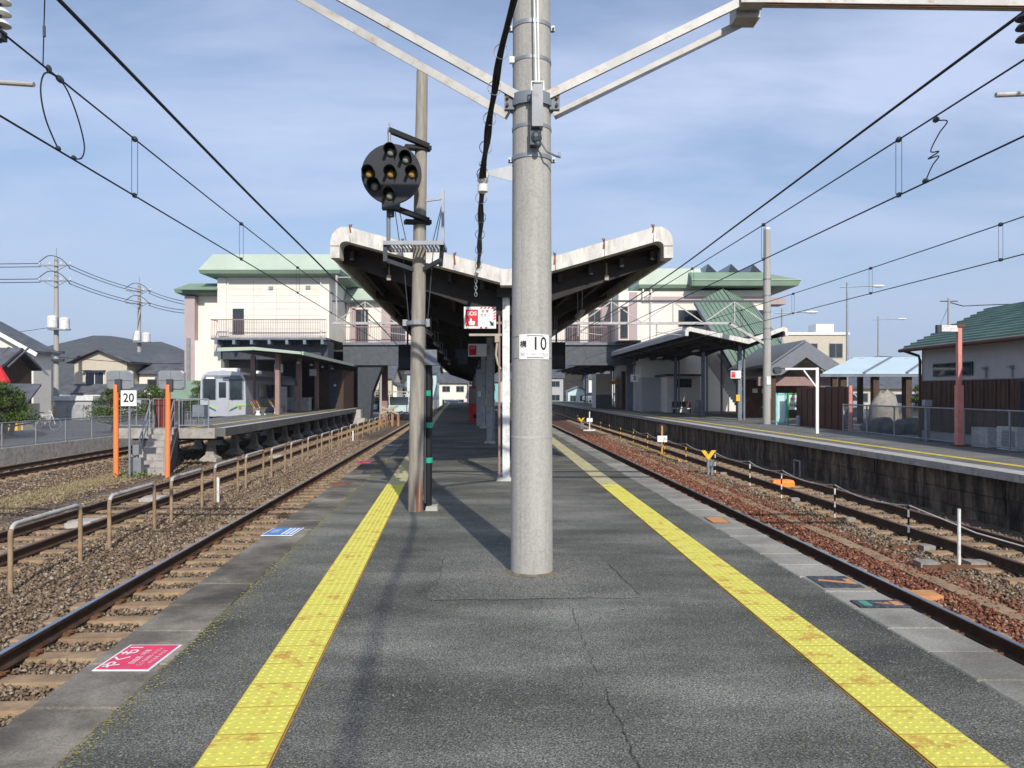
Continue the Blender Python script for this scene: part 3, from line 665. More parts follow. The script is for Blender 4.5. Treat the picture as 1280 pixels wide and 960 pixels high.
# ------------------------------------------------------------------ retaining wall, mesh fence and road on the far left
rw = thing('retaining_wall', 'low grey concrete wall below the mesh fence beside the branch track', 'wall', (-18.4, 30, -1.3))
for k in range(14):
    y = 8+k*3.0; MB().box(-18.75, y+.01, -1.31, -18.45-.0, y+2.99, -.50).build('wall_panel', 'concrete', rw)
tag(MB().box(-80, 0, -1.31, -18.76, 130, -.56).build('road', 'road'), kind='structure')
def mesh_fence(name, label, x, y0, y1, z0, h, step, mat='galv', mid=False, pitch=.06):
    f = thing(name, label, 'fence', (x, y0, z0)); y = y0
    while y <= y1+.01: MB().tube([(x, y, z0-.02), (x, y, z0+h)], .028, 8).build('post', mat, f); y += step
    MB().tube([(x, y0, z0+h), (x, y1, z0+h)], .024, 8).build('top_rail', mat, f)
    MB().tube([(x, y0, z0+.08), (x, y1, z0+.08)], .018, 6).build('bottom_rail', mat, f)
    m = MB(); n = int((y1-y0)/pitch)
    for k in range(n):
        yy = y0+k*pitch
        for d in (-1, 1):
            a, b = (yy, yy+(h-.1)*.7*d); m.beam((x+.004*d, a, z0+.09), (x+.004*d, min(max(b, y0), y1), z0+h-.01), .0035, .0035)
    tag(m.build('wire_mesh', mat, f), kind='stuff'); return f
mesh_fence('mesh_fence', 'grey wire mesh fence on the low wall beside the road', -18.6, 14, 48, -.50, .92, 2.0)
# ------------------------------------------------------------------ big concrete mast
PX, PY = .17, 6.62
def rp_(z): return .181-.0045*z/1.0*.9
mast = thing('concrete_mast', 'thick round concrete overhead line mast on the platform with number plate', 'mast', (PX, PY, 0))
MB().lathe([(rp_(z), z) for z in (-.05, .0, .3, 1.2, 1.21, 2.5, 4.0, 5.5, 7.5)], (PX, PY, 0), 48).build('shaft', 'pole_concrete', mast, True)
MB().lathe([(rp_(1.16)+.0015, 1.155), (rp_(1.16)+.0025, 1.165), (rp_(1.17)+.0015, 1.175)], (PX, PY, 0), 48).build('casting_seam', 'concrete_light', mast, True)
rgd = random.Random(3)
MB().loft([[(PX+(rp_(0)+e+(rgd.uniform(-.012, .03) if e > .02 else 0))*math.cos(2*math.pi*j/40), PY+(rp_(0)+e+(rgd.uniform(-.012, .03) if e > .02 else 0))*math.sin(2*math.pi*j/40), z) for j in range(40)] for e, z in ((-.004, .022), (.010, .014), (.032, .0065), (.034, .002))]).build('base_seal', 'base_dirt', mast)
for a_ in (-.55, .92): MB().loft([[(PX+(rp_(z)+d)*math.sin(a_+w_), PY-(rp_(z)+d)*math.cos(a_+w_), z) for w_, d in ((-.012, -.003), (-.012, .0012), (.012, .0012), (.012, -.003))] for z in (.03, 2, 4, 6)]).build('mould_seam', 'concrete', mast)
def band(z, h, t, mat, ears=True, n=40):
    r0 = rp_(z)
    b = MB().loft([[(PX+r*math.cos(2*math.pi*j/n), PY+r*math.sin(2*math.pi*j/n), zz) for j in range(n)] for r, zz in ((r0-.004, z), (r0+t, z), (r0+t, z+h), (r0-.004, z+h))]).build('steel_band', mat, mast, True)
    if ears:
        for sx in (-1, 1): MB().box(PX+sx*(r0-.005), PY-.02, z-.004, PX+sx*(r0+.035), PY+.02, z+h+.004).cbox(PX+sx*(r0+.024), PY-.03, z+h*.3, .014, .03, .014).build('clamp_ear', mat, b)
    return b
band(4.66, .035, .006, 'galv'); band(4.36, .028, .005, 'galv', False); band(3.79, .03, .005, 'galv', False); band(3.53, .035, .008, 'galv'); 
band(3.98, .10, .03, 'steel_blue', False)
MB().cbox(PX-.17, PY-.09, 4.345, .04, .04, .05).build('band_buckle', 'white', mast)
for sx in (-1, 1):
    MB().box(PX+sx*.15, PY-.10, 3.95, PX+sx*.235, PY-.05, 4.09).build('bracket_lug', 'steel_blue', mast)
    for z in (3.985, 4.045): MB().tube([(PX+sx*.21, PY-.125, z), (PX+sx*.21, PY-.02, z)], .013, 6).build('bolt', 'rust', mast)
# knee braces: two flat angle bars on each side climbing to the cross beam above
for sx, hx, hz in ((-1, -2.45, 5.40), (1, 2.05, 4.86)):
    for dy, z0, x0, dz in ((-.115, 4.06, .12, .05), (.17, 3.99, .20, -.04)):
        a = (PX+sx*x0, PY+dy, z0); b = (hx-.0, PY+dy, hz+dz)
        q = MB().beam(a, b, .012, .070)
        if dy < 0: q.beam((a[0], a[1]+.02, a[2]-.031), (b[0], b[1]+.02, b[2]-.031), .035, .008)
        q.build('knee_brace', 'galv_rusty', mast)
beam_r = thing('cross_beam', 'pale steel cross beam reaching right from the mast over the track', 'beam', (4.0, PY, 4.8))
MB().beam((1.9, PY, 4.895), (9.0, PY, 4.80), .10, .012).beam((1.9, PY, 4.96), (9.0, PY, 4.865), .012, .12).build('web', 'galv_rusty', beam_r)
MB().beam((1.9, PY-.03, 4.885), (9.0, PY-.03, 4.79), .012, .02).build('lip', 'rust', beam_r)
MB().box(1.93, PY-.16, 4.83, 2.14, PY-.02, 4.95).box(1.93, PY+.0, 4.78, 2.14, PY+.19, 4.95).build('end_plate', 'galv_rusty', beam_r)
MB().beam((PX+.1, PY, 5.60), (9.0, PY, 5.50), .10, .10).beam((2.0, PY, 4.95), (PX+.1, PY, 5.55), .05, .05).beam((9.0, PY, 4.8), (9.0, PY, 5.55), .08, .08).build('top_chord', 'galv_rusty', beam_r)
beam_l = thing('cross_beam', 'pale steel cross beam reaching left from the mast over the track', 'beam', (-4.0, PY, 5.1))
MB().beam((-2.3, PY, 5.52), (-9.0, PY, 5.60), .10, .10).beam((PX-.1, PY, 6.05), (-9.0, PY, 6.15), .10, .10).beam((-2.4, PY, 5.53), (PX-.1, PY, 6.0), .05, .05).beam((-9, PY, 5.55), (-9, PY, 6.2), .08, .08).build('chord', 'galv_rusty', beam_l)
MB().box(-2.55, PY-.16, 5.36, -2.36, PY-.02, 5.52).box(-2.55, PY, 5.30, -2.36, PY+.19, 5.52).build('end_plate', 'galv_rusty', beam_l)
# number plate wrapped on the shaft
ZP = 1.93; RP = rp_(ZP)+.007
def wrap(x, y, r=RP): a = x/RP; return (PX+r*math.sin(a), PY-r*math.cos(a), ZP+y)
def plate(x0, x1, y0, y1, r, mat, name, n=14):
    m = MB(); rows = []
    for k in range(n+1):
        x = x0+(x1-x0)*k/n; rows.append([wrap(x, y0, r-.004), wrap(x, y1, r-.004), wrap(x, y1, r), wrap(x, y0, r)])
    return m.loft(rows).build(name, mat, mast)
plate(-.118, .165, -.105, .105, RP, 'white', 'number_plate')
np_ = bpy.data.objects['number_plate']; np_['label'] = 'white number plate reading 10'
text('構', .062, 'ink', np_, (0, 0, 0), fn=lambda x, y: wrap(x-.078, y+.018, RP+.002), bold=.001)
text('I', .155, 'ink', np_, (0, 0, 0), fn=lambda x, y: wrap(x+.028, y+.022, RP+.002), bold=.001)
text('0', .155, 'ink', np_, (0, 0, 0), fn=lambda x, y: wrap(x+.10, y+.022, RP+.002), sx=.85, bold=.0015)
text('997.3  1995.0  17RC4', .042, 'faint_ink', np_, (0, 0, 0), fn=lambda x, y: wrap(x+.024, y-.068, RP+.002), sx=.66, bold=.0006)
for y in (.092, -.092):
    plate(-.045, .10, y-.003, y+.003, RP+.002, 'ink', 'strap_line', 8)
    band(ZP+y-.003, .006, .003, 'galv', False)
# arrester box with insulator and leads on the front of the mast
MB().box(PX-.005, PY-.30, 3.74, PX+.085, PY-.18, 4.06).prism([(PX+.0, 4.06), (PX+.08, 4.06), (PX+.07, 4.10), (PX+.01, 4.10)], 'y', PY-.29, PY-.19).build('arrester_box', 'grey_paint', mast)
MB().tube([(PX-.01, PY-.30, 4.03), (PX-.01, PY-.30, 4.105), (PX+.09, PY-.30, 4.105), (PX+.09, PY-.30, 4.03)], .008, 6).build('box_strap', 'white', mast)
MB().tube([(PX+.03, PY-.25, 4.10), (PX+.02, PY-.24, 4.6), (PX+.005, PY-.21, 5.6)], .007, 6).tube([(PX+.055, PY-.25, 4.10), (PX+.045, PY-.24, 4.6), (PX+.04, PY-.21, 5.6)], .007, 6).build('lead_wire', 'white', mast)
MB().ball((PX+.03, PY-.24, 3.66), .05, .05, .06).ball((PX+.045, PY-.26, 3.60), .028, .028, .03).box(PX-.02, PY-.26, 3.60, PX+.06, PY-.17, 3.76).build('terminal', 'steel_dark', mast)
MB().tube([(PX+.06, PY-.24, 3.65), (PX+.12, PY-.235, 3.55), (PX+.19, PY-.19, 3.53), (PX+.235, PY-.11, 3.54), (PX+.235, PY-.09, 3.59)], .010, 8).build('lead_wire', 'galv', mast)
# bracket and insulator holding the cable bundle
MB().prism([(PX-.16, 3.36), (PX-.16, 3.50), (PX-.40, 3.45), (PX-.40, 3.42)], 'y', PY-.02, PY-.012).build('cable_bracket', 'galv', mast)
MB().lathe([(.022, -.13), (.045, -.12), (.045, -.06), (.03, -.05), (.048, -.03), (.048, .03), (.028, .05), (.02, .10), (.035, .11), (.035, .13)], (PX-.42, PY-.02, 3.39), 14).build('insulator', 'insulator', mast, True)
# black cable bundle coming over from behind, past the bracket, to the roof edge
cb_ = thing('cable_bundle', 'thick black cable bundle hanging from the mast bracket to the canopy edge', 'cable', (-.27, 6.5, 3.3))
def spl(pts, n=10):
    out = []
    for i in range(len(pts)-1):
        p0, p1, p2, p3 = [Vector(pts[max(0, min(len(pts)-1, j))]) for j in (i-1, i, i+1, i+2)]
        for k in range(n):
            t = k/n; out.append(.5*((2*p1)+(-p0+p2)*t+(2*p0-5*p1+4*p2-p3)*t*t+(-p0+3*p1-3*p2+p3)*t**3))
    return out+[Vector(pts[-1])]
CB = spl([(2.45, -10, 8.0), (1.64, -5.1, 6.8), (.98, 0, 5.52), (.42, 3.2, 4.72), (-.02, 5.3, 4.15), (-.17, 6.1, 3.78), (-.255, 6.58, 3.38), (-.34, 8.2, 3.31), (-.46, 10.6, 3.37), (-.56, 12.75, 3.62)], 12)
for dx, dz, r_ in ((0, 0, .017), (.019, .007, .012), (-.014, -.012, .010), (.003, .020, .008)):
    MB().tube([p+Vector((dx+.006*math.sin(i*.7+dz*90), 0, dz+.006*math.cos(i*.9+dx*80))) for i, p in enumerate(CB)], r_, 8).build('cable', 'cable', cb_, True)
for i in range(51, len(CB), 5):      # spiral hanger rings
    p = CB[i]; n_ = 14; m = MB().tube([(p.x+.05*math.cos(t*2*math.pi/n_), p.y+.05*t/n_, p.z+.05*math.sin(t*2*math.pi/n_)) for t in range(n_+1)], .004, 5, caps=False); m.build('hanger_ring', 'galv', cb_)
ch = MB()
for k in range(8):
    z = 3.55-.055*k; t = k % 2
    ch.tube([((-.60)+(.022 if t else 0)*math.cos(q*.785)+(.0 if t else .0), 12.72+(0 if t else .022)*math.cos(q*.785), z+.036*math.sin(q*.785)) for q in range(9)], .006, 5, caps=False)
ch.tube([(-.56, 12.74, 3.62), (-.60, 12.72, 3.57)], .012, 6)
tag(ch.build('chain', 'galv'), 'short steel chain hanging from the canopy edge', 'chain')

# ------------------------------------------------------------------ signal post with round position-light repeater
SX, SY = -1.26, 10.0
sp_ = thing('signal_post', 'slim weathered concrete post carrying a ladder stage and signal arms', 'post', (SX, SY, 0))
lean = lambda z: (SX+.016*z, SY, z)
MB().tube([lean(-.03), lean(.5), lean(2), lean(4), lean(5.72), lean(5.79)], [.098, .097, .093, .083, .074, .05], 20).build('shaft', 'old_pole', sp_, True)
MB().tube([(SX+.02, SY, 2.42), (SX+.02, SY, 2.47)], .135, 18).build('steel_band', 'galv', sp_)
MB().box(SX+.14, SY-.03, 2.40, SX+.19, SY+.03, 2.50).box(SX-.16, SY-.03, 2.41, SX-.10, SY+.03, 2.49).build('clamp_ear', 'galv', sp_)
def arm(z0, x1, z1):
    MB().beam((SX+.18, SY-.06, z0-.03), (x1, SY-.30, z1), .07, .06).beam((SX+.20, SY+.0, z0-.045), (SX-.12, SY-.12, z0-.06), .12, .05).build('signal_arm', 'black', sp_)
arm(4.76, -1.56, 4.86); arm(3.80, -1.58, 3.91)
MB().tube([(-1.55, SY-.30, 4.88), (-1.55, SY-.30, 4.60)], .022, 8).tube([(-1.55, SY-.30, 4.88), (-1.55, SY-.3, 4.95)], .01, 6).build('hanger_rod', 'galv', sp_)
MB().tube([(-1.56, SY-.30, 3.38), (-1.56, SY-.30, 4.10)], .026, 10).ball((-1.56, SY-.3, 3.99), .05, .05, .06).build('support_tube', 'steel_blue', sp_)
# stage
MB().box(-1.62, SY-.36, 3.40, -.86, SY-.32, 3.45).box(-1.62, SY+.14, 3.40, -.86, SY+.18, 3.45).box(-1.62, SY-.32, 3.40, -1.58, SY+.14, 3.45).box(-.90, SY-.32, 3.40, -.86, SY+.14, 3.45).build('stage_frame', 'galv', sp_)
m = MB()
for k in range(16): x = -1.56+.045*k; m.box(x, SY-.318, 3.405, x+.012, SY+.138, 3.43)
m.build('stage_grating', 'galv', sp_)
MB().beam((-1.60, SY-.3, 3.40), (-1.60, SY-.3, 3.20), .05, .05).beam((-.88, SY-.3, 3.42), (-.92, SY-.1, 3.18), .05, .05).beam((-1.6, SY-.28, 3.22), (SX+.04, SY, 3.12), .04, .05).beam((-.90, SY-.28, 3.22), (SX+.06, SY, 3.12), .04, .05).build('stage_strut', 'steel_dark', sp_)
MB().beam((-.90, SY+.0, 3.42), (-.90, SY, 4.18), .035, .05).beam((-.91, SY, 4.07), (SX+.07, SY, 4.03), .03, .03).build('stage_guard', 'galv', sp_)
for a, b in (((-1.50, SY-.3, 4.0), (-1.42, SY-.3, 3.43)), ((-1.46, SY-.3, 4.0), (-1.33, SY-.3, 3.43)), ((-.90, SY, 4.02), (-1.0, SY, 3.43)), ((-.91, SY, 4.0), (-1.05, SY, 3.43)), ((-1.42, SY-.05, 3.4), (-1.34, SY+.0, 2.45)), ((-1.02, SY-.05, 3.4), (-1.10, SY, 2.45))):
    MB().tube([a, b], .006, 5).build('stay_wire', 'steel_dark', sp_)
MB().tube([(SX+.125, SY+.02, 2.45), (SX+.125, SY+.02, .1)], .014, 8).build('cable_conduit', 'steel_dark', sp_)
MB().tube([(SX+.155, SY+.10, .0), (SX+.165, SY+.10, 1.7), (SX+.15, SY+.10, 2.1)], [.05, .055, .05], 14).build('cable_guard', 'black', sp_, True)
for z in (.62, 1.08, 1.50): MB().tube([(SX+.158, SY+.10, z), (SX+.158, SY+.10, z+.07)], .0585, 14).build('guard_band', 'green_band', sp_)
MB().box(SX+.10, SY-.02, 1.9, SX+.28, SY+.06, 2.1).build('junction_box', 'steel_blue', sp_)
tag(MB().loft([[(SX+.13, SY+.0, 0), (SX+.29, SY+.0, 0), (SX+.29, SY+.17, 0), (SX+.13, SY+.17, 0)], [(SX+.14, SY+.0, .055), (SX+.28, SY+.0, .07), (SX+.28, SY+.15, .07), (SX+.14, SY+.15, .055)]]).build('kerb_stone', 'concrete_light'), 'small pale concrete block at the foot of the slim signal post', 'block')
# the signal itself: dark round board, seven hooded lamps
CX_, CY_, CZ_ = -1.51, SY-.40, 4.28; RS = .375
sg = thing('position_signal', 'round black repeater signal with seven hooded lamps, three amber', 'signal', (CX_, CY_, CZ_-.4))
MB().tube([(CX_, CY_, CZ_), (CX_, CY_+.05, CZ_)], RS, 48).build('disc', 'signal_black', sg)
MB().tube([(CX_, CY_+.05, CZ_), (CX_, CY_+.16, CZ_)], [RS*.9, RS*.7], 32).box(CX_-.12, CY_-.0+.003, CZ_-.44, CX_+.10, CY_+.10, CZ_-.34).tube([(CX_-.02, CY_+.09, CZ_-.44), (CX_-.02, CY_+.09, CZ_-.52)], .045, 12).build('backing', 'signal_black', sg)
for dx, dz, lit in ((-.27, 0, 1), (0, 0, 1), (.265, 0, 1), (0, .27, 0), (.19, .18, 0), (-.205, -.155, 0), (-.015, -.27, 0)):
    x, z = CX_+dx, CZ_+dz; n_ = 16; rings = []
    for yy, cut in ((CY_+.01, 0), (CY_-.15, 1)):
        for r_ in ((.074,) if not cut else (.078,)):
            rings.append([(x+r_*math.cos(math.radians(-40+260*j/n_)), yy+(.09*(max(0, -math.sin(math.radians(-40+260*j/n_))+.0)) if cut else 0), z+r_*math.sin(math.radians(-40+260*j/n_))) for j in range(n_+1)])
    inner = [[(x+(q[0]-x)*.93, q[1], z+(q[2]-z)*.93) for q in r_] for r_ in rings]
    m = MB(); k = n_+1; vs = rings[0]+rings[1]+inner[0]+inner[1]; fs = []
    for j in range(n_): fs += [(j, j+1, k+j+1, k+j), (2*k+j+1, 2*k+j, 3*k+j, 3*k+j+1), (k+j, k+j+1, 3*k+j+1, 3*k+j)]
    m.add(vs, fs); h_ = m.build('lamp_hood', 'black', sg, True)
    MB().tube([(x, CY_-.002, z), (x, CY_-.006, z)], .070, 20).build('lamp_ring', 'black', sg)
    MB().loft([[(x+r_*math.cos(2*math.pi*j/14), CY_-yy, z-.012+r_*math.sin(2*math.pi*j/14)) for j in range(14)] for r_, yy in ((.05, .004), (.046, .025), (.03, .038), (.012, .043))]).build('lens', 'lamp_glass' if lit else 'lamp_clear', h_, True)

# ------------------------------------------------------------------ island canopy (butterfly roof)
CXc = lambda y: .68-.058*y; CS = -.058
yF, yB = 12.9, 104.0
can = thing('platform_canopy', 'butterfly platform canopy with white rounded front edge and underside coloured dark for shade', 'canopy', (CXc(yF), yF, 0))
xc = CXc(yF)-.03; TL, TR = xc-2.95, xc+2.80; SH = CS*(yB-yF)
def fascia(side):
    tip = TL if side < 0 else TR; s = side
    out = [(tip, 3.80), (tip, 4.08), (tip-s*.03, 4.19), (tip-s*.10, 4.28), (tip-s*.20, 4.325), (tip-s*.32, 4.315)]
    inn = [(tip-s*.155, 3.80), (tip-s*.155, 3.98), (tip-s*.165, 4.03), (tip-s*.20, 4.065), (tip-s*.26, 4.08), (tip-s*.34, 4.065)]
    MB().prism(out+inn[::-1], 'y', yF-.02, yF+.30).build('fascia_panel', 'roof_white', can)
    for z in (4.0,): MB().box(tip-s*.004, yF-.024, z-.006, tip-s*.155, yF-.019, z+.006).build('rust_mark', 'rust_streak', can)
    xa, za, zb = tip-s*.322, 4.313, 4.063; nP = 3; x1 = xc
    for k in range(nP):
        u0, u1 = k/nP, (k+1)/nP
        X0, X1 = xa+(x1-xa)*u0, xa+(x1-xa)*u1-s*.0; Za0, Za1 = za+(3.60-za)*u0, za+(3.60-za)*u1; Zb0, Zb1 = zb+(3.36-zb)*u0, zb+(3.36-zb)*u1
        g_ = .004*s
        MB().prism([(X0-g_, Za0), (X1+g_, Za1), (X1+g_, Zb1), (X0-g_, Zb0)], 'y', yF-.02+.006*(k % 2), yF+.30).build('fascia_panel', 'roof_white', can)
        w_ = .012; MB().prism([(X0-w_, Za0+.045), (X0+w_, Za0+.045), (X0+w_+s*-.02, Za0-.09-.03*k), (X0-w_-s*.02, Za0-.09-.03*k)], 'y', yF-.030, yF-.021).build('rust_mark', 'rust_streak', can)
        MB().tube([(X0, yF+.02, Za0-.02), (X0-s*.03, yF+.02, Za0+.06)], .012, 6).build('rusty_clip', 'rust_streak', can)
    # long side gutter board and roof sheet
    MB().prism([(tip, 3.80), (tip, 4.10), (tip-s*.12, 4.27), (tip-s*.15, 4.24), (tip-s*.05, 4.08), (tip-s*.05, 3.80)], 'y', yF+.302, yB, shear=SH).build('gutter_board', 'roof_white', can)
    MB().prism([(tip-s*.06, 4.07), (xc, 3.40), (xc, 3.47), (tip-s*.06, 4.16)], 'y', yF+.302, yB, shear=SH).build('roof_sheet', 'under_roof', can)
    for k in range(5):
        u = .10+.19*k; X = tip+(xc-tip)*u; Z = 4.02+(3.36-4.02)*u
        MB().prism([(X-.035, Z-.13), (X+.035, Z-.13), (X+.035, Z+.02), (X-.035, Z+.02)], 'y', yF+.30, yB, shear=SH).build('purlin', 'beam_dark', can)
    y = 13.5
    while y < yB:
        dx = CS*(y-yF); MB().prism([(tip-s*.12+dx, 3.99), (xc+dx, 3.26), (xc+dx, 2.86), (tip-s*.12+dx, 3.80)], 'y', y-.07, y+.07).build('rafter', 'beam_dark', can)
        y += 4.9
fascia(-1); fascia(1)
MB().prism([(xc-.10, 3.34), (xc+.10, 3.34), (xc+.10, 3.61), (xc-.10, 3.61)], 'y', yF-.026, yF+.3).build('fascia_joint', 'roof_white', can)
MB().prism([(xc-.16, 3.20), (xc+.16, 3.20), (xc+.16, 3.38), (xc-.16, 3.38)], 'y', yF+.302, yB, shear=SH).build('valley_gutter', 'beam_dark', can)
k = 0; y = 13.5
while y < yB:
    x = CXc(y); mt = 'white_paint' if k == 0 else 'grey_paint'  # sunlit first column white, the rest greyed: shade put into the paint
    w_ = .062 if k == 0 else .095; c = MB().box(x-w_, y-.10, .02, x+w_, y-.085, 3.22).box(x-w_, y+.085, .02, x+w_, y+.10, 3.22).box(x-.01, y-.085, .02, x+.01, y+.085, 3.22).build('column', mt, can)
    MB().loft([[(x-a, y-a, -.01), (x+a, y-a, -.01), (x+a, y+a, -.01), (x-a, y+a, -.01)] if z == 0 else [(x-a, y-a, z), (x+a, y-a, z), (x+a, y+a, z), (x-a, y+a, z)] for a, z in ((.17, 0), (.15, .06))]).build('footing', 'concrete_light', c)
    MB().tube([(x+.12, y-.05, .0), (x+.12, y-.05, 3.2)], .022, 8).build('drain_pipe', 'mauve_steel' if k == 0 else 'grey_paint', c)
    if k == 0: MB().tube([(x-.12, y-.05, .0), (x-.12, y-.05, 3.2)], .02, 8).build('drain_pipe', 'mauve_steel', c)
    y += 9.8; k += 1
def lamp(x, y, z, ln):
    r = thing('strip_light', 'slim fluorescent strip light slung under the shade-coloured canopy roof', 'light', (x, y, z), 'strip lights under the island canopy')
    MB().box(x-.05, y, z, x+.05, y+ln, z+.06).build('housing', 'grey_paint', r); MB().tube([(x, y+.03, z-.02), (x, y+ln-.03, z-.02)], .018, 8).build('tube', 'white_paint', r)
    MB().tube([(x, y+.1, z+.05), (x, y+.1, z+.62)], .01, 5).tube([(x, y+ln-.1, z+.05), (x, y+ln-.1, z+.62)], .01, 5).build('hanger', 'grey_paint', r)
for q in (15.2, 20, 25, 30, 36, 43): lamp(CXc(q)-1.75, q, 3.12, 1.25); lamp(CXc(q)+1.6, q, 3.12, 1.25)
for sx, x in ((-1, xc-2.05), (1, xc+1.75)):
    tag(MB().cbox(x, 13.42, 3.50, .07, .07, .09).tube([(x, 13.42, 3.58), (x, 13.42, 3.80)], .012, 6).build('sensor_box', 'tan_board'), 'small cream box under the canopy front on the %s half' % ('signal post' if sx < 0 else 'mast free'), 'box')
# SOS sign beside the first column
def sos_sign(x, y, z, label, w_=.56, h_=.38, letters=True):
    r = thing('emergency_sign', label, 'sign', (x, y, z))
    MB().box(x, y, z, x+w_, y+.06, z+h_).build('panel', 'white', r)
    a = MB().box(x+.03, y-.004, z+.04, x+w_*.44, y+.001, z+h_-.05).build('red_field', 'red', r)
    if letters:
        text('SOS', .10, 'white', r, (x+w_*.245, y-.007, z+h_*.68), bold=.002)
        hx, hz = x+w_*.25, z+h_*.28
        MB().prism([(hx-.045, hz-.05), (hx+.045, hz-.05), (hx+.055, hz+.01), (hx+.045, hz+.025), (hx+.0, hz+.02), (hx-.005, hz+.07), (hx-.03, hz+.07), (hx-.035, hz+.015), (hx-.06, hz+.02)], 'y', y-.008, y-.0042).build('hand_mark', 'white', r)
        text('非 常', .058, 'ink', r, (x+w_*.66, y-.004, z+h_*.78)); text('ボタン', .058, 'ink', r, (x+w_*.66, y-.004, z+h_*.60))
        ax, az = x+w_*.88, z+h_*.18
        MB().prism([(ax-.05, az+.05), (ax-.03, az+.065), (ax+.005, az+.03), (ax+.025, az+.05), (ax+.03, az-.02), (ax-.04, az-.015), (ax-.02, az+.005)], 'y', y-.006, y-.001).build('arrow_mark', 'ink', r)
        for k in range(4): X = x+w_*(.50+.115*k); MB().prism([(X, z+h_-.035), (X+.03, z+h_-.035), (X+.05, z+h_-.004), (X+.02, z+h_-.004)], 'y', y-.005, y-.001).build('stripe', 'red', r)
        for k in range(4): Z = z+.14+.05*k; MB().prism([(x+w_-.045, Z), (x+w_-.005, Z+.03), (x+w_-.005, Z+.055), (x+w_-.045, Z+.025)], 'y', y-.005, y-.001).build('stripe', 'red', r)
        for k in range(2): X = x+w_*(.50+.16*k); MB().box(X, y-.005, z+.004, X+.04, y-.001, z+.03).build('stripe', 'red', r)
    else: text('SOS', .08, 'white', r, (x+w_*.245, y-.007, z+h_*.68))
    MB().box(x+w_, y+.02, z+.08, x+w_+.10, y+.05, z+.12).box(x+w_, y+.02, z+h_-.12, x+w_+.10, y+.05, z+h_-.08).build('bracket', 'mauve_steel', r); return r
sos_sign(-.84, 13.42, 2.66, 'emergency button sign with red SOS field on the first white column')
sos_sign(-1.32, 23.1, 2.62, 'emergency button sign further along the shaded platform columns', letters=False)
tag(MB().box(-.75, 13.42, 2.53, -.18, 13.46, 2.57).box(-.30, 13.41, 2.42, -.22, 13.48, 2.53).tube([(-.26, 13.45, 2.43), (-.28, 13.45, 2.2), (-.25, 13.45, 2.05), (-.2, 13.45, 1.95)], .02, 8).build('alarm_fixture', 'tan_board'), 'cream alarm lamp arm below the SOS sign', 'alarm')
# things standing in the shade under the canopy
vm = thing('vending_machine', 'red vending machine standing in the shade under the island canopy', 'vending machine', (-1.8, 40, 0))
MB().box(-2.22, 39.6, 0, -1.45, 40.4, 1.85).build('cabinet', 'red_vend', vm); MB().box(-2.15, 39.58, .95, -1.52, 39.597, 1.72).build('window', 'glass_dark', vm); MB().box(-2.0, 39.58, .2, -1.7, 39.597, .4).build('slot', 'black', vm)
pl = thing('platform_shelter', 'grey walled shelter standing between the shaded canopy columns', 'shelter', (-1.4, 36, 0))
MB().box(-1.62, 35, 0, -1.0, 39, 2.6).build('wall', 'grey_paint', pl); MB().box(-1.55, 34.985, 1.35, -1.15, 34.997, 1.58).build('notice', 'white_paint', pl); MB().box(-1.68, 34.9, 2.6, -.94, 39, 2.68).build('roof', 'steel_dark', pl)
tag(MB().box(-1.05, 30.5, 1.0, -.88, 30.62, 1.3).tube([(-.965, 30.6, 1.28), (-.965, 30.62, 1.4)], .03, 6).tube([(-.965, 30.6, 0), (-.965, 30.6, 1.02)], .02, 6).build('call_box', 'yellow'), 'small yellow emergency call box by a shaded column', 'call box')
for x, y, lb in ((CXc(20)+1.65, 20, 'black train display hanging under the right canopy edge'), (CXc(21)-2.35, 21, 'black train display hanging under the left canopy edge')):
    r = thing('train_display', lb, 'display', (x, y, 2.2)); MB().box(x-.22, y, 2.15, x+.22, y+.5, 2.85).build('housing', 'black', r); MB().tube([(x, y+.25, 2.84), (x, y+.25, 3.78)], .025, 8).build('hanger', 'steel_dark', r)
    MB().box(x-.19, y-.006, 2.2, x+.19, y-.001, 2.5).build('screen', 'signal_black', r)
for k, (q, lb) in enumerate(((27, 'unlit square platform lamp box near the first shaded bay'), (33, 'unlit square platform lamp box deeper under the canopy'))):
    x = CXc(q)-.9; tag(MB().box(x-.2, q, 2.75, x+.2, q+.1, 3.05).tube([(x, q+.05, 3.04), (x, q+.05, 3.5)], .015, 6).build('lamp_box', 'steel_dark'), lb, 'lamp')
# ------------------------------------------------------------------ row of hoop barriers between the left tracks
def hoop_path(x, y0, ln, h, r=.14, sl=-.062):
    P = lambda u, z: (x+sl*u, y0+u, BZ-.05+z)
    p = [P(0, 0), P(0, h-r)]
    for k in range(1, 7): a = k/6*math.pi/2; p.append(P(r-r*math.cos(a), h-r+r*math.sin(a)))
    for k in range(0, 7): a = k/6*math.pi/2; p.append(P(ln-r+r*math.sin(a), h-r+r*math.cos(a)))
    p.append(P(ln, 0)); return p
x0, y0 = -6.0-.062*10.15, 10.15
hp = thing('hoop_barrier', '', 'barrier', (x0, y0, BZ-.05), 'metal hoop barriers between the left tracks')
hp['label'] = 'bent metal tube hoop with rusty legs standing between the left tracks'
pts = hoop_path(x0, y0, 1.85, .92)
MB().tube(pts[3:-3], .032, 10).build('top_bar', 'hoop_paint', hp, True)
for a in (pts[:4], pts[-4:]): MB().tube(a, .0325, 10).build('leg', 'sleeper', hp, True)
for k in range(1, 19):
    y = y0+2.75*k; dup(hp, (-6.0-.062*y+random.uniform(-.03, .03), y+random.uniform(-.05, .05), BZ-.05+random.uniform(-.03, .02)), R(random.uniform(-.8, .8)))
